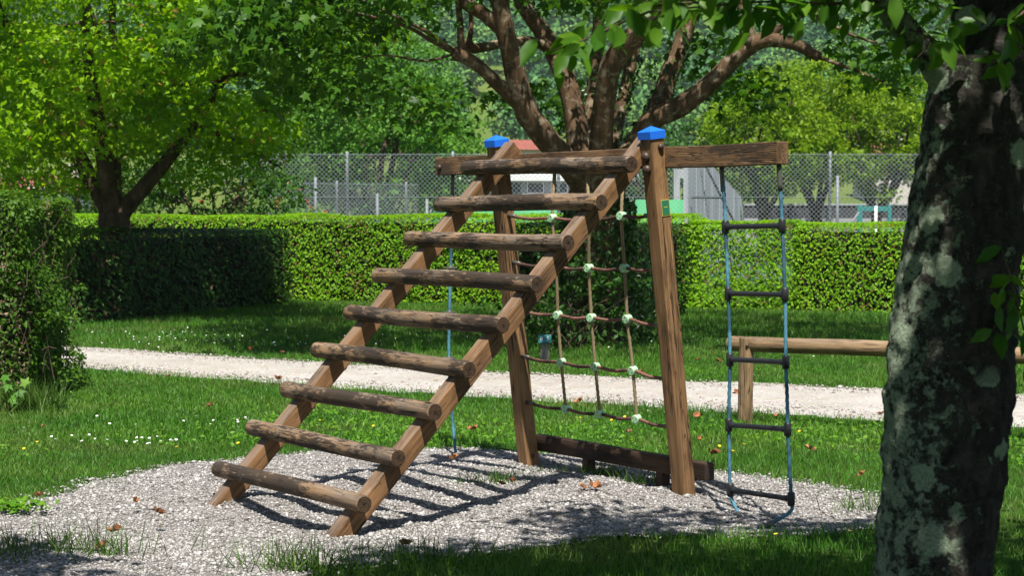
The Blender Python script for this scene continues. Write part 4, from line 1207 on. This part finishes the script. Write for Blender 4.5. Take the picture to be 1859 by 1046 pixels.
# portal frame left of the practice wall
pa = px(1228, 400, 60)
pf = empty('portal_frame', (pa[0], 60, 0), 0, 'grey steel portal frame left of the practice wall', 'frame')
link('upright', bevel_box('upright', -.10, .10, -.1, .1, 0, 2.95, .01), M['concrete'], pf)
link('lintel', bevel_box('lintel', .10, 1.3, -.1, .1, 2.65, 2.95, .01), M['concrete'], pf)
# court furniture at the right
M['tealpaint'] = plain('teal paint', (.02, .20, .19), .5)
M['orange'] = plain('faded orange plastic', (.62, .17, .08), .6)
g0 = px(1556, 400, 52)
gt = empty('court_gate', (g0[0], 52, 0), 0, 'teal painted gate frame beyond the fence at the right', 'gate')
link('gate_post', bevel_box('gate_post', 0, .14, -.05, .05, 0, 1.78, .01), M['tealpaint'], gt)
link('gate_post', bevel_box('gate_post', .85, .95, -.05, .05, 0, 1.78, .01), M['tealpaint'], gt)
link('gate_rail', bevel_box('gate_rail', .14, .85, -.03, .03, 1.60, 1.74, .01), M['tealpaint'], gt)
s0 = px(1590, 400, 50)
sp = empty('net_post', (s0[0], 50, 0), 0, 'white net post beside the teal gate frame', 'post')
rod('pole', sp, (0, 0, 0), (0, 0, 1.75), .04, 'white')
bn = empty('court_bench', (px(1604, 400, 51)[0], 51, 0), 0, 'faded orange bench beyond the fence beside the white net post', 'bench')
link('seat', bevel_box('seat', -.38, .38, -.2, .2, 1.18, 1.30, .02), M['orange'], bn)
for x in (-.3, .3): link('leg', bevel_box('leg', x - .03, x + .03, -.18, .18, 0, 1.18, .01), M['darkbar'], bn)
ps = empty('fence_post', (px(1520, 400, 50)[0], 50, 0), 0, 'grey steel post with slanting white stay beyond the tall fence', 'post')
rod('pole', ps, (0, 0, 0), (0, 0, 2.55), .045, 'steel'); rod('stay', ps, (.12, 0, .9), (.58, 0, 1.58), .035, 'steel')
for x, zt in ((573, 2.55), (685, 2.1), (775, 1.95)):
    q = px(x, 400, 52); o = empty('fence_post', (q[0], 52, 0), 0, {573: 'slim grey steel post left of the tall fence post by the hedge', 685: 'short grey steel post right of the tall fence post by the hedge', 775: 'short grey post beside the dark green windbreak'}[x], 'post'); rod('pole', o, (0, 0, 0), (0, 0, zt), .045, 'steel')
lw = empty('low_wall', (px(1350, 400, 66)[0], 66, 0), 0, 'long low grey wall beyond the court at the right', 'wall')
M['greywall'] = plain('grey block wall', (.33, .34, .36), .8); M['darkwall'] = plain('dark wall face', (.05, .05, .06), .8)
link('wall_base', bevel_box('wall_base', 0, 7.0, -.1, .1, 0, 1.35, .01), M['greywall'], lw)
link('wall_top', bevel_box('wall_top', 0, 7.0, -.09, .09, 1.352, 1.80, .01), M['darkwall'], lw)
link('coping', bevel_box('coping', 0, 7.0, -.13, .13, 1.802, 1.87, .01), M['greywall'], lw)

# ---------------------------------------------------------------- buildings
M['wallwhite'] = plain('white render', (.72, .71, .70), .8, var=.06); M['wallcream'] = plain('cream render', (.50, .45, .42), .8, var=.06)
M['roofwhite'] = plain('pale sheet roof', (.72, .73, .74), .6); M['redroof'] = None
t = NT('red roof tiles'); p = t.obj(False); n = t.noise(p, 2.5, 4); w = t.n('ShaderNodeTexWave'); t.l(p, w.inputs['Vector']); w.inputs['Scale'].default_value = 3.0; w.bands_direction = 'Y'
c = t.ramp(n, [(.3, (.20, .060, .042)), (.7, (.32, .11, .080))]); t.color(t.mix(.25, c, t.mix(1.0, c, w.outputs['Color'], 'MULTIPLY'))); t.rough(.85); M['redroof'] = t.m
M['glass'] = plain('dark window glass', (.03, .035, .045), .15, .6); M['greyclad'] = plain('grey cladding', (.17, .18, .20), .6)
b = px(1000, 318, 110)
z0 = float(terrain(np.array([b[0]]), np.array([110.0]))[0])
hl = empty('long_building', (b[0], 110, z0), 0, 'long low building with pale flat roof seen through the net', 'building')
HT = b[2] - z0
link('wall', bevel_box('wall', -5.3, 5.3, 0, 6, -.6, HT - .35, .02), M['greyclad'], hl)
link('roof', bevel_box('roof', -5.6, 5.7, -.5, 6.4, HT - .34, HT + .08, .02), M['roofwhite'], hl)
link('white_bay', bevel_box('white_bay', -1.7, 2.2, -.7, -.02, -.6, HT - 1.1, .02), M['wallwhite'], hl)
for i, x in enumerate((-4.6, -3.4, -2.2, -.9, .5, 1.9, 3.2, 4.3)):
    wv = link('window', bevel_box('window', x - .48, x + .48, -.05, -.005, HT - 1.05, HT - .42, .005), M['wallwhite'] if i in (3, 4) else M['greywall'], hl)
    link('pane', bevel_box('pane', x - .45, x + .45, -.06, -.052, HT - 1.02, HT - .45, .002), M['glass'], wv)
def house(Y, x0, x1, ye, yr, wall, label, depth=8.0, nwin=3):
    a, b = px(x0, ye, Y), px(x1, yr, Y)
    zg = float(terrain(np.array([(a[0] + b[0]) / 2]), np.array([Y]))[0])
    root = empty('house', ((a[0] + b[0]) / 2, Y, zg), 0, label, 'house')
    w = (b[0] - a[0]) / 2; he = a[2] - zg; hr = b[2] - zg
    link('wall', bevel_box('wall', -w * .88, w * .88, 0, depth, -2.5, he, .02), M[wall], root)
    ov = .6; V = [(-w, -ov, he - .1), (w, -ov, he - .1), (w, depth + ov, he - .1), (-w, depth + ov, he - .1), (-w * .9, depth / 2, hr), (w * .9, depth / 2, hr)]
    rf = link('roof', pyd_mesh('roof', V, [(0, 1, 5, 4), (2, 3, 4, 5), (1, 2, 5), (3, 0, 4), (3, 2, 1, 0)]), M['redroof'], root)
    link('chimney', bevel_box('chimney', w * .5, w * .5 + .5, depth * .3, depth * .3 + .5, he, hr + .5, .02), M['wallcream'], rf)
    for i in range(nwin):
        x = -w * .88 + (i + .5) * w * 1.76 / nwin; hh = min(1.3, he * .5)
        wv = link('window', bevel_box('window', x - .55, x + .55, -.06, -.005, he - .4 - hh, he - .4, .01), M['wallwhite'], root)
        link('pane', bevel_box('pane', x - .45, x + .45, -.075, -.062, he - .35 - hh + .05, he - .5, .005), M['glass'], wv)
    return root
house(205, 922, 1004, 270, 251, 'wallcream', 'red roofed house on the slope seen beside the far blue post cap')
house(330, 1026, 1112, 238, 229, 'wallwhite', 'small far house with red roof glimpsed between the limbs', 7, 3)
house(120, 1585, 1665, 275, 255, 'wallcream', 'red roofed house behind the bright trees at the right')
house(70, -60, 150, 340, 318, 'wallwhite', 'pale house with pinkish red roof glimpsed under the lime green tree', 7, 4)
fb = px(515, 372, 46)
fs = empty('flowering_shrub', (fb[0], 46, 0), 0, 'shrub with orange-red flowers behind the wire fence', 'shrub')
cs = RNG.normal(0, 1, (70, 3)) * np.array([.7, .4, .45]) + np.array([0, 0, 1.4]); P, B, S, rn = leaf_cloud(cs, .3, 24, .10, None)
link('foliage', scatter('foliage', LEAF_V, LEAF_F, P, B, S, rn), M['mid_leaf'], fs)
M['redflower'] = leafmat('orange red petals', (.45, .05, .03), (.62, .10, .06), (.75, .18, .12), .25, .6)
cs = RNG.normal(0, 1, (26, 3)) * np.array([.75, .3, .45]) + np.array([0, -.35, 1.55]); P, B, S, rn = leaf_cloud(cs, .10, 9, .08, None)
link('flowers', scatter('flowers', LEAF_V, LEAF_F, P, B, S, rn), M['redflower'], fs)['kind'] = 'stuff'
link('stems', pyd_mesh('stems', *join([tube([(RNG.normal(0, .2), 0, 0), (RNG.normal(0, .5), 0, .8), (RNG.normal(0, .6), 0, 1.5)], [.02, .015, .008], 5, .3) for _ in range(10)])), M['twig'], fs)

# ---------------------------------------------------------------- wooded hillside
M['forest'] = leafmat('far tree leaves', (.020, .060, .018), (.038, .090, .026), (.065, .125, .034), .25, .6, spec=.1)
t = NT('far tree leaves varied')
oi = t.n('ShaderNodeObjectInfo')
c1 = t.ramp(oi.outputs['Random'], [(0, (.036, .110, .040)), (.4, (.060, .155, .045)), (.75, (.095, .205, .050)), (1, (.14, .26, .058))])
r = t.attr('rnd'); c = t.mix(1.0, c1, t.ramp(r, [(0, (.7, .7, .7)), (1, (1.3, 1.3, 1.3))]), 'MULTIPLY')
t.color(c); t.rough(.7); t.b.inputs['Specular IOR Level'].default_value = .1; M['forest'] = t.m
protos = bpy.data.collections.new('forest_crowns')                # not linked to the scene: only a source for the wood
for v in range(4):
    nc = 46; u_ = unit(nc) * (.55 + .45 * RNG.random(nc))[:, None]; u_[:, 2] = np.abs(u_[:, 2]) * (1.25 + .35 * v * .5) - .25
    P, B, S, rn = leaf_cloud(u_, .34, 16, .24, None, .2, .6)
    me = scatter('crown', LEAF_V, LEAF_F, P + np.array([0, 0, .9]), B, S, rn); me.materials.append(M['forest'])
    ob = bpy.data.objects.new('crown', me); protos.objects.link(ob)
NP = 9500
Yp = np.sqrt(RNG.uniform(215.0 ** 2, 1250.0 ** 2, NP)); Xp = RNG.uniform(-1, 1, NP) * (.31 * Yp + 12)
ratio = Xp / Yp
mead = (Yp < 262) | ((Yp < 430) & (ratio > -.034) & (ratio < -.002)) | ((Yp < 330) & (vnoise(Xp, Yp, .02, 6) < .35))
mead &= ~((Yp > 330) & (RNG.random(NP) < .06))
keep = ~mead
Xp, Yp = Xp[keep], Yp[keep]
Zp = terrain(Xp, Yp) - .8
fm = np_mesh('forest', np.stack([Xp, Yp, Zp], 1), np.zeros((0, 3), int))
sc = RNG.uniform(3.4, 6.4, len(Xp)) * np.interp(Yp, [200, 500, 1200], [.72, 1.0, 1.35])
a = fm.attributes.new('size', 'FLOAT', 'POINT'); a.data.foreach_set('value', sc.astype(np.float32))
forest = link('forest', fm)
tag(forest, 'wooded hillside rising behind the park', 'forest', kind='stuff')
ng = bpy.data.node_groups.new('plant wood', 'GeometryNodeTree')
ng.interface.new_socket('Geometry', in_out='INPUT', socket_type='NodeSocketGeometry'); ng.interface.new_socket('Geometry', in_out='OUTPUT', socket_type='NodeSocketGeometry')
gi, go = ng.nodes.new('NodeGroupInput'), ng.nodes.new('NodeGroupOutput')
ip = ng.nodes.new('GeometryNodeInstanceOnPoints'); ci = ng.nodes.new('GeometryNodeCollectionInfo')
ci.inputs['Collection'].default_value = protos; ci.inputs['Separate Children'].default_value = True; ci.inputs['Reset Children'].default_value = True
ip.inputs['Pick Instance'].default_value = True
rv = ng.nodes.new('FunctionNodeRandomValue'); rv.data_type = 'FLOAT_VECTOR'; rv.inputs[0].default_value = (-.08, -.08, 0); rv.inputs[1].default_value = (.08, .08, 6.283)
na = ng.nodes.new('GeometryNodeInputNamedAttribute'); na.data_type = 'FLOAT'; na.inputs[0].default_value = 'size'
ng.links.new(gi.outputs[0], ip.inputs['Points']); ng.links.new(ci.outputs[0], ip.inputs['Instance'])
ng.links.new(rv.outputs[0], ip.inputs['Rotation']); ng.links.new(na.outputs[0], ip.inputs['Scale']); ng.links.new(ip.outputs[0], go.inputs[0])
md = forest.modifiers.new('plant wood', 'NODES'); md.node_group = ng

# ---------------------------------------------------------------- grass
def grassmat(name, a, b, c_, dry):
    t = NT(name)
    r = t.attr('rnd'); c = t.ramp(r, [(0, a), (.5, b), (1, c_)])
    n = t.noise(t.pos(), .9, 4, .6); c = t.mix(t.ramp(n, [(.50, 0.0), (.70, .65)]), c, dry)
    t.color(c); t.rough(.5); t.b.inputs['Specular IOR Level'].default_value = .3
    tr = t.n('ShaderNodeBsdfTranslucent'); t.l(t.mix(1.0, c, (1.3, 1.2, .6), 'MULTIPLY'), tr.inputs['Color'])
    ms = t.n('ShaderNodeMixShader'); ms.inputs[0].default_value = .3
    t.l(t.b.outputs[0], ms.inputs[1]); t.l(tr.outputs[0], ms.inputs[2]); t.l(ms.outputs[0], t.out.inputs['Surface'])
    return t.m
M['grass'] = grassmat('lawn grass', (.030, .115, .010), (.062, .190, .014), (.115, .24, .024), (.15, .185, .048))
M['tuft'] = leafmat('coarse grass', (.030, .085, .010), (.06, .14, .015), (.11, .18, .03), .3, .5)
M['clover'] = leafmat('clover and broadleaf weeds', (.050, .155, .008), (.090, .235, .010), (.14, .29, .016), .38, .5, spec=.2)
BL_V = [(-.5, 0, 0), (.5, 0, 0), (-.34, .08, .55), (.34, .08, .55), (0, .34, 1.0)]
BL_F = [(0, 1, 3), (0, 3, 2), (2, 3, 4)]
B1_V = [(-.5, 0, 0), (.5, 0, 0), (0, .3, 1.0)]
B1_F = [(0, 1, 2)]
def blade_bases(n, lean=.35):
    a = RNG.uniform(0, 2 * math.pi, n)
    X = np.stack([np.cos(a), np.sin(a), np.zeros(n)], 1)
    Zv = np.stack([RNG.normal(0, lean, n), RNG.normal(0, lean, n), np.ones(n)], 1); Zv /= np.linalg.norm(Zv, axis=1, keepdims=True)
    Yv = np.cross(Zv, X); Yv /= np.linalg.norm(Yv, axis=1, keepdims=True); X = np.cross(Yv, Zv)
    return np.stack([X, Yv, Zv], 2)
def lawn_points(n, y0, y1, fringe=.20):
    Y = RNG.uniform(y0, y1, n); X = RNG.uniform(-1, 1, n) * (Y * .28 + 1.2)
    w = (vnoise(X, Y, 3.0, 9) - .5) * .22
    j = RNG.normal(0, fringe, n) * .5
    k = ~in_poly(X + w + j, Y - w + j, BED) & ~in_poly(X + j * .8, Y + j * .8, PATH)
    # under the hedges nothing grows
    k &= ~((X < -3.9) & (Y > 15.2) & (Y < 16.9))
    return X[k], Y[k]
def grass_obj(name, n, y0, y1, hgt, wid, tv, tf, label, lean=.38):
    X, Y = lawn_points(n, y0, y1)
    h = hgt * RNG.uniform(.55, 1.25, len(X)) * (.65 + .8 * vnoise(X, Y, .8, 13))
    P = np.stack([X, Y, np.zeros(len(X))], 1)
    S = np.stack([wid * RNG.uniform(.7, 1.3, len(X)), h, h], 1)
    rn = np.clip(.55 * vnoise(X, Y, 1.6, 8) + RNG.normal(.22, .2, len(X)), 0, 1)
    o = link(name, scatter(name, tv, tf, P, blade_bases(len(X), lean), S, rn), M['grass'])
    return tag(o, label, 'grass', kind='stuff')
grass_obj('grass', 110000, 7.2, 12.8, .046, .0048, BL_V, BL_F, 'short lawn grass around the gravel bed')
grass_obj('grass', 170000, 12.8, 20.5, .046, .0065, BL_V, BL_F, 'lawn grass between the gravel bed and the footpath')
grass_obj('grass', 150000, 20.0, 37.0, .065, .011, B1_V, B1_F, 'lawn grass beyond the footpath up to the hedges')
# broad-leaved plants in the lawn behind the bed
X, Y = lawn_points(26000, 9.5, 18.5, .2)
k = (vnoise(X, Y, .75, 40) + .5 * np.exp(-((Y - 13.2) / 1.6) ** 2) - .05 * np.abs(X) + RNG.normal(0, .1, len(X))) > .74
X, Y = X[k], Y[k]
P = np.stack([X, Y, RNG.uniform(.012, .055, len(X))], 1)
o = link('weeds', scatter('weeds', LEAF_V, LEAF_F, P, bases(unit(len(X)) * .55 + np.array([0, -.25, .8])), RNG.uniform(.020, .050, len(X))), M['clover'])
tag(o, 'bright broad-leaved weeds and clover in the lawn behind the gravel', 'weeds', kind='stuff')
# daisies and yellow flowers
M['petal'] = plain('daisy white', (.80, .80, .77), .6); M['yellow'] = plain('buttercup yellow', (.75, .55, .02), .5)
DV = [(0, 0, 0)] + [(math.cos(i * math.pi / 4), math.sin(i * math.pi / 4), .12) for i in range(8)]; DF = [(0, i + 1, (i + 1) % 8 + 1) for i in range(8)]
def flowers(name, spots, n, mat, label, r, h):
    Q = []
    for (cx, cy, s, m) in spots: Q.append(np.stack([RNG.normal(cx, s, m), RNG.normal(cy, s * .7, m)], 1))
    Q = np.concatenate(Q); k = ~in_poly(Q[:, 0], Q[:, 1], BED) & ~in_poly(Q[:, 0], Q[:, 1], PATH); Q = Q[k]
    P = np.concatenate([Q, RNG.uniform(h * .8, h * 1.2, (len(Q), 1))], 1)
    o = link(name, scatter(name, DV, DF, P, bases(unit(len(Q)) * .3 + np.array([0, -.25, 1])), RNG.uniform(r * .8, r * 1.2, len(Q))), M[mat])
    tag(o, label, 'flowers', kind='stuff')
flowers('daisies', [(-2.45, 12.6, .16, 15), (-2.9, 12.7, .15, 7), (-2.2, 13.6, .25, 5), (-2.0, 13.8, .1, 6), (-3.3, 13.6, .4, 4), (-3.9, 22.7, .7, 40), (-2.6, 22.0, .8, 22), (-4.6, 24.0, .9, 30), (-1.2, 23, 1, 25), (1.9, 22.3, .5, 30), (4, 21, 1.2, 15), (1.4, 15.6, 1.2, 6)], 0, 'petal', 'scattered white daisies in the lawn', .0095, .06)
flowers('buttercups', [(-1.4, 13.2, .4, 5), (-.3, 12.9, .4, 7), (.6, 13.6, .7, 7), (1.2, 12.0, .4, 3), (2.0, 12.5, .6, 2), (1.9, 8.8, .6, 4), (-3.1, 12.2, .3, 3)], 0, 'yellow', 'scattered small yellow flowers in the lawn', .011, .06)

# coarse tufts growing in the gravel
def tuft(x, y, n, h, s, label, dark=False):
    root = empty('grass_tuft', (x, y, .01), 0, label, 'grass tuft', 'tufts of coarse grass')
    P = np.stack([RNG.normal(0, s, n), RNG.normal(0, s * .5, n), np.zeros(n)], 1)
    hh = h * RNG.uniform(.5, 1.2, n); S = np.stack([np.full(n, .0055), hh, hh], 1)
    link('blades', scatter('blades', BL_V, BL_F, P, blade_bases(n, .45), S), M['tuft'], root)['kind'] = 'stuff'
tuft(-.10, 10.85, 150, .10, .12, 'thin dry grass tuft in the gravel left of the far post foot')
tuft(.20, 11.05, 120, .10, .10, 'thin grass tuft in the gravel by the far post foot')
tuft(.56, 11.14, 130, .11, .06, 'small grass tuft in the gravel below the middle of the black board')
tuft(.78, 10.9, 90, .09, .07, 'small grass tuft in the gravel left of the near post foot')
tuft(-.92, 8.28, 220, .17, .15, 'tall grass tuft at the near edge of the gravel, below the log ladder')
tuft(-2.25, 8.55, 420, .17, .28, 'shaded coarse grass patch in the gravel at the bottom left corner')
tuft(-1.85, 8.62, 40, .18, .05, 'wispy grass stalks in the gravel at lower left')
tuft(-.45, 8.52, 160, .13, .16, 'grass tuft at the near gravel edge right of the log ladder foot')
tuft(1.95, 9.9, 110, .12, .12, 'grass tuft in the gravel right of the rope ladder')
# rosette at the left edge of the gravel
ro = empty('weed_rosette', (-2.62, 9.85, .01), 0, 'bright green weed rosette at the left edge of the gravel', 'weed')
P = np.stack([RNG.normal(0, .09, 160), RNG.normal(0, .06, 160), RNG.uniform(.01, .06, 160)], 1)
link('leaves', scatter('leaves', LEAF_V, LEAF_F, P, bases(unit(160) * .5 + np.array([0, -.2, 1])), RNG.uniform(.03, .06, 160)), M['clover'], ro)
# maple seedling under the ragged hedge
ms_ = empty('maple_seedling', (-3.98, 14.75, 0), 0, 'maple seedling with lobed leaves under the ragged hedge', 'seedling')
lf = [(0.0, 0, .22), (.09, -.02, .17), (-.10, 0, .16), (.04, -.05, .10), (.14, 0, .24), (-.03, .03, .29), (.05, .0, .15)]
tv = [tube([(0, 0, 0), (x * .5, y, z * .6), (x, y, z)], [.003, .0025, .002], 5, .1) for x, y, z in lf]
link('stems', pyd_mesh('stems', *join(tv)), M['twig'], ms_)
link('leaves', scatter('leaves', STAR_V, STAR_F, np.array(lf), bases(unit(7) * .3 + np.array([0, -.9, .6])), np.full(7, .12)), M['mid_leaf'], ms_)
# long grass at the foot of the ragged hedge
X = RNG.uniform(-5.4, -3.6, 2600); Y = RNG.normal(14.95, .12, 2600); h = RNG.uniform(.10, .30, 2600)
o = link('long_grass', scatter('long_grass', BL_V, BL_F, np.stack([X, Y, X * 0], 1), blade_bases(2600, .4), np.stack([h * 0 + .009, h, h], 1)), M['tuft']); tag(o, 'long uncut grass at the foot of the ragged hedge', 'grass', kind='stuff')

# ---------------------------------------------------------------- fallen leaves
t = NT('dry fallen leaf'); oi = t.n('ShaderNodeObjectInfo')
c = t.ramp(oi.outputs['Random'], [(0, (.18, .075, .030)), (.5, (.32, .135, .055)), (1, (.42, .215, .105))]); c = t.mix(t.ramp(t.noise(t.obj(), 30, 3), [(.5, 0.0), (.7, .6)]), c, (.12, .05, .025))
t.color(c); t.rough(.8); M['dry'] = t.m
V = []
ring1 = [(math.cos(R(a)) * r, math.sin(R(a)) * r) for a, r in [(180, .14), (120, .40), (95, .26), (62, .52), (36, .30), (0, .58), (-36, .30), (-62, .52), (-95, .26), (-120, .40)]]
V = [(0, 0, .02)] + [(x * .55, y * .55, .06 + .05 * math.sin(i * 2.1)) for i, (x, y) in enumerate(ring1)] + [(x, y, .22 + .12 * math.sin(i * 1.7 + 1)) for i, (x, y) in enumerate(ring1)]
Fl = [(0, i, i % 10 + 1) for i in range(1, 11)]
me = bpy.data.meshes.new('fallen_leaf'); me.from_pydata(V, [], Fl + [(i, i + 10, (i % 10) + 11, i % 10 + 1) for i in range(1, 11)]); me.materials.append(M['dry'])
LEAVES = [
    (-2.59, 10.19, 'orange dry leaf at the far left edge of the gravel'), (-2.02, 9.98, 'small reddish dry leaf on open gravel left of the ladder feet'),
    (-1.84, 9.64, 'small dry leaf on open gravel just left of the ladder foot shadow'), (-1.93, 9.07, 'pale dry leaf on the gravel above the wispy stalks'),
    (-1.9, 8.63, 'brown dry leaf among the wispy stalks at lower left'), (-.38, 11.72, 'brown dry leaf on the gravel under the single climbing rope'),
    (0.0, 10.74, 'dark dry leaf beside the thin dry tuft, left of the far post'), (-.06, 10.63, 'curled dry leaf in front of the thin dry tuft'),
    (.29, 11.0, 'orange dry leaf on the gravel right of the far post foot'), (.4, 10.49, 'left leaf of a touching pair on the gravel in front of the board'),
    (.47, 10.5, 'right leaf of a touching pair on the gravel in front of the board'), (-.51, 8.7, 'large brown dry leaf on the gravel near the bottom, right of the ladder foot'),
    (2.03, 10.87, 'dry leaf at the right end of the gravel, left of the lichen trunk'), (1.99, 14.04, 'dry leaf in the grass beside the barrier post'),
    (1.93, 12.06, 'curled orange leaf in the grass right of the rope ladder'), (1.27, 11.88, 'dry leaf at the grass edge just right of the near post'),
    (1.39, 14.04, 'dry leaf in the grass left of the barrier post'), (1.27, 12.66, 'dry leaf in the grass between near post and rope ladder'),
    (.55, 15.14, 'large orange leaf in the grass behind the lowest net rope'), (.81, 13.02, 'dry leaf in the weeds behind the board'),
    (-.27, 13.18, 'orange leaf in the weeds right of the single climbing rope'), (-1.06, 14.42, 'dry leaf in the grass between the two ladder rails'),
    (-2.39, 14.81, 'dry leaf in the grass left of the ladder, near the daisies'), (-3.2, 17.44, 'dry leaf at the near path edge by the ragged hedge'),
    (-2.18, 17.44, 'dry leaf at the near path edge beside the log ladder'), (-2.91, 20.79, 'left of two dry leaves on the far path verge, left of the ladder'),
    (-2.52, 20.4, 'right of two dry leaves on the far path verge, left of the ladder'), (-1.75, 20.55, 'dry leaf on the far path verge behind the ladder rungs'),
    (1.91, 19.31, 'left of two dry leaves on the far verge right of the near post'), (2.11, 19.31, 'right of two dry leaves on the far verge right of the near post'),
    (1.24, 17.84, 'tan leaf on the path behind the net'), (2.85, 14.42, 'dry leaf at the near path edge under the barrier rail'),
    (1.95, 16.14, 'dry leaf lying on the path behind the rope ladder'), (1.25, 13.68, 'dry leaf in the grass left of the rope ladder below the path'),
    (-3.35, 13.35, 'dry leaf in the grass below the ragged hedge')]
bedpoly = np.array(BED)
for i, (x, y, lab) in enumerate(LEAVES):
    onbed = bool(in_poly(np.array([x]), np.array([y]), BED)[0]); onpath = bool(in_poly(np.array([x]), np.array([y]), PATH)[0])
    o = bpy.data.objects.new('fallen_leaf', me); COL.objects.link(o)
    z = .04 if onbed else (.03 if onpath else .055)
    o.location = (x, y, z); s = random.uniform(.06, .115); o.scale = (s, s * random.uniform(.6, 1), s)
    o.rotation_euler = (random.uniform(-.5, .5), random.uniform(-.5, .5), random.uniform(0, 6.28))
    tag(o, lab, 'leaf', 'dry fallen leaves')

# ---------------------------------------------------------------- summer haze in the air
t = NT('haze'); t.t.nodes.remove(t.b)
pvn = t.n('ShaderNodeVolumePrincipled'); pvn.inputs['Color'].default_value = (.80, .90, 1.0, 1); pvn.inputs['Density'].default_value = .00016
pvn.inputs['Anisotropy'].default_value = .2
t.l(pvn.outputs[0], t.out.inputs['Volume'])
hz = link('haze', pyd_mesh('haze', *box_vf(-760, 760, -80, 1450, -2.5, 275)), t.m)
tag(hz, 'thin summer haze over the park and hillside', 'haze', kind='stuff')
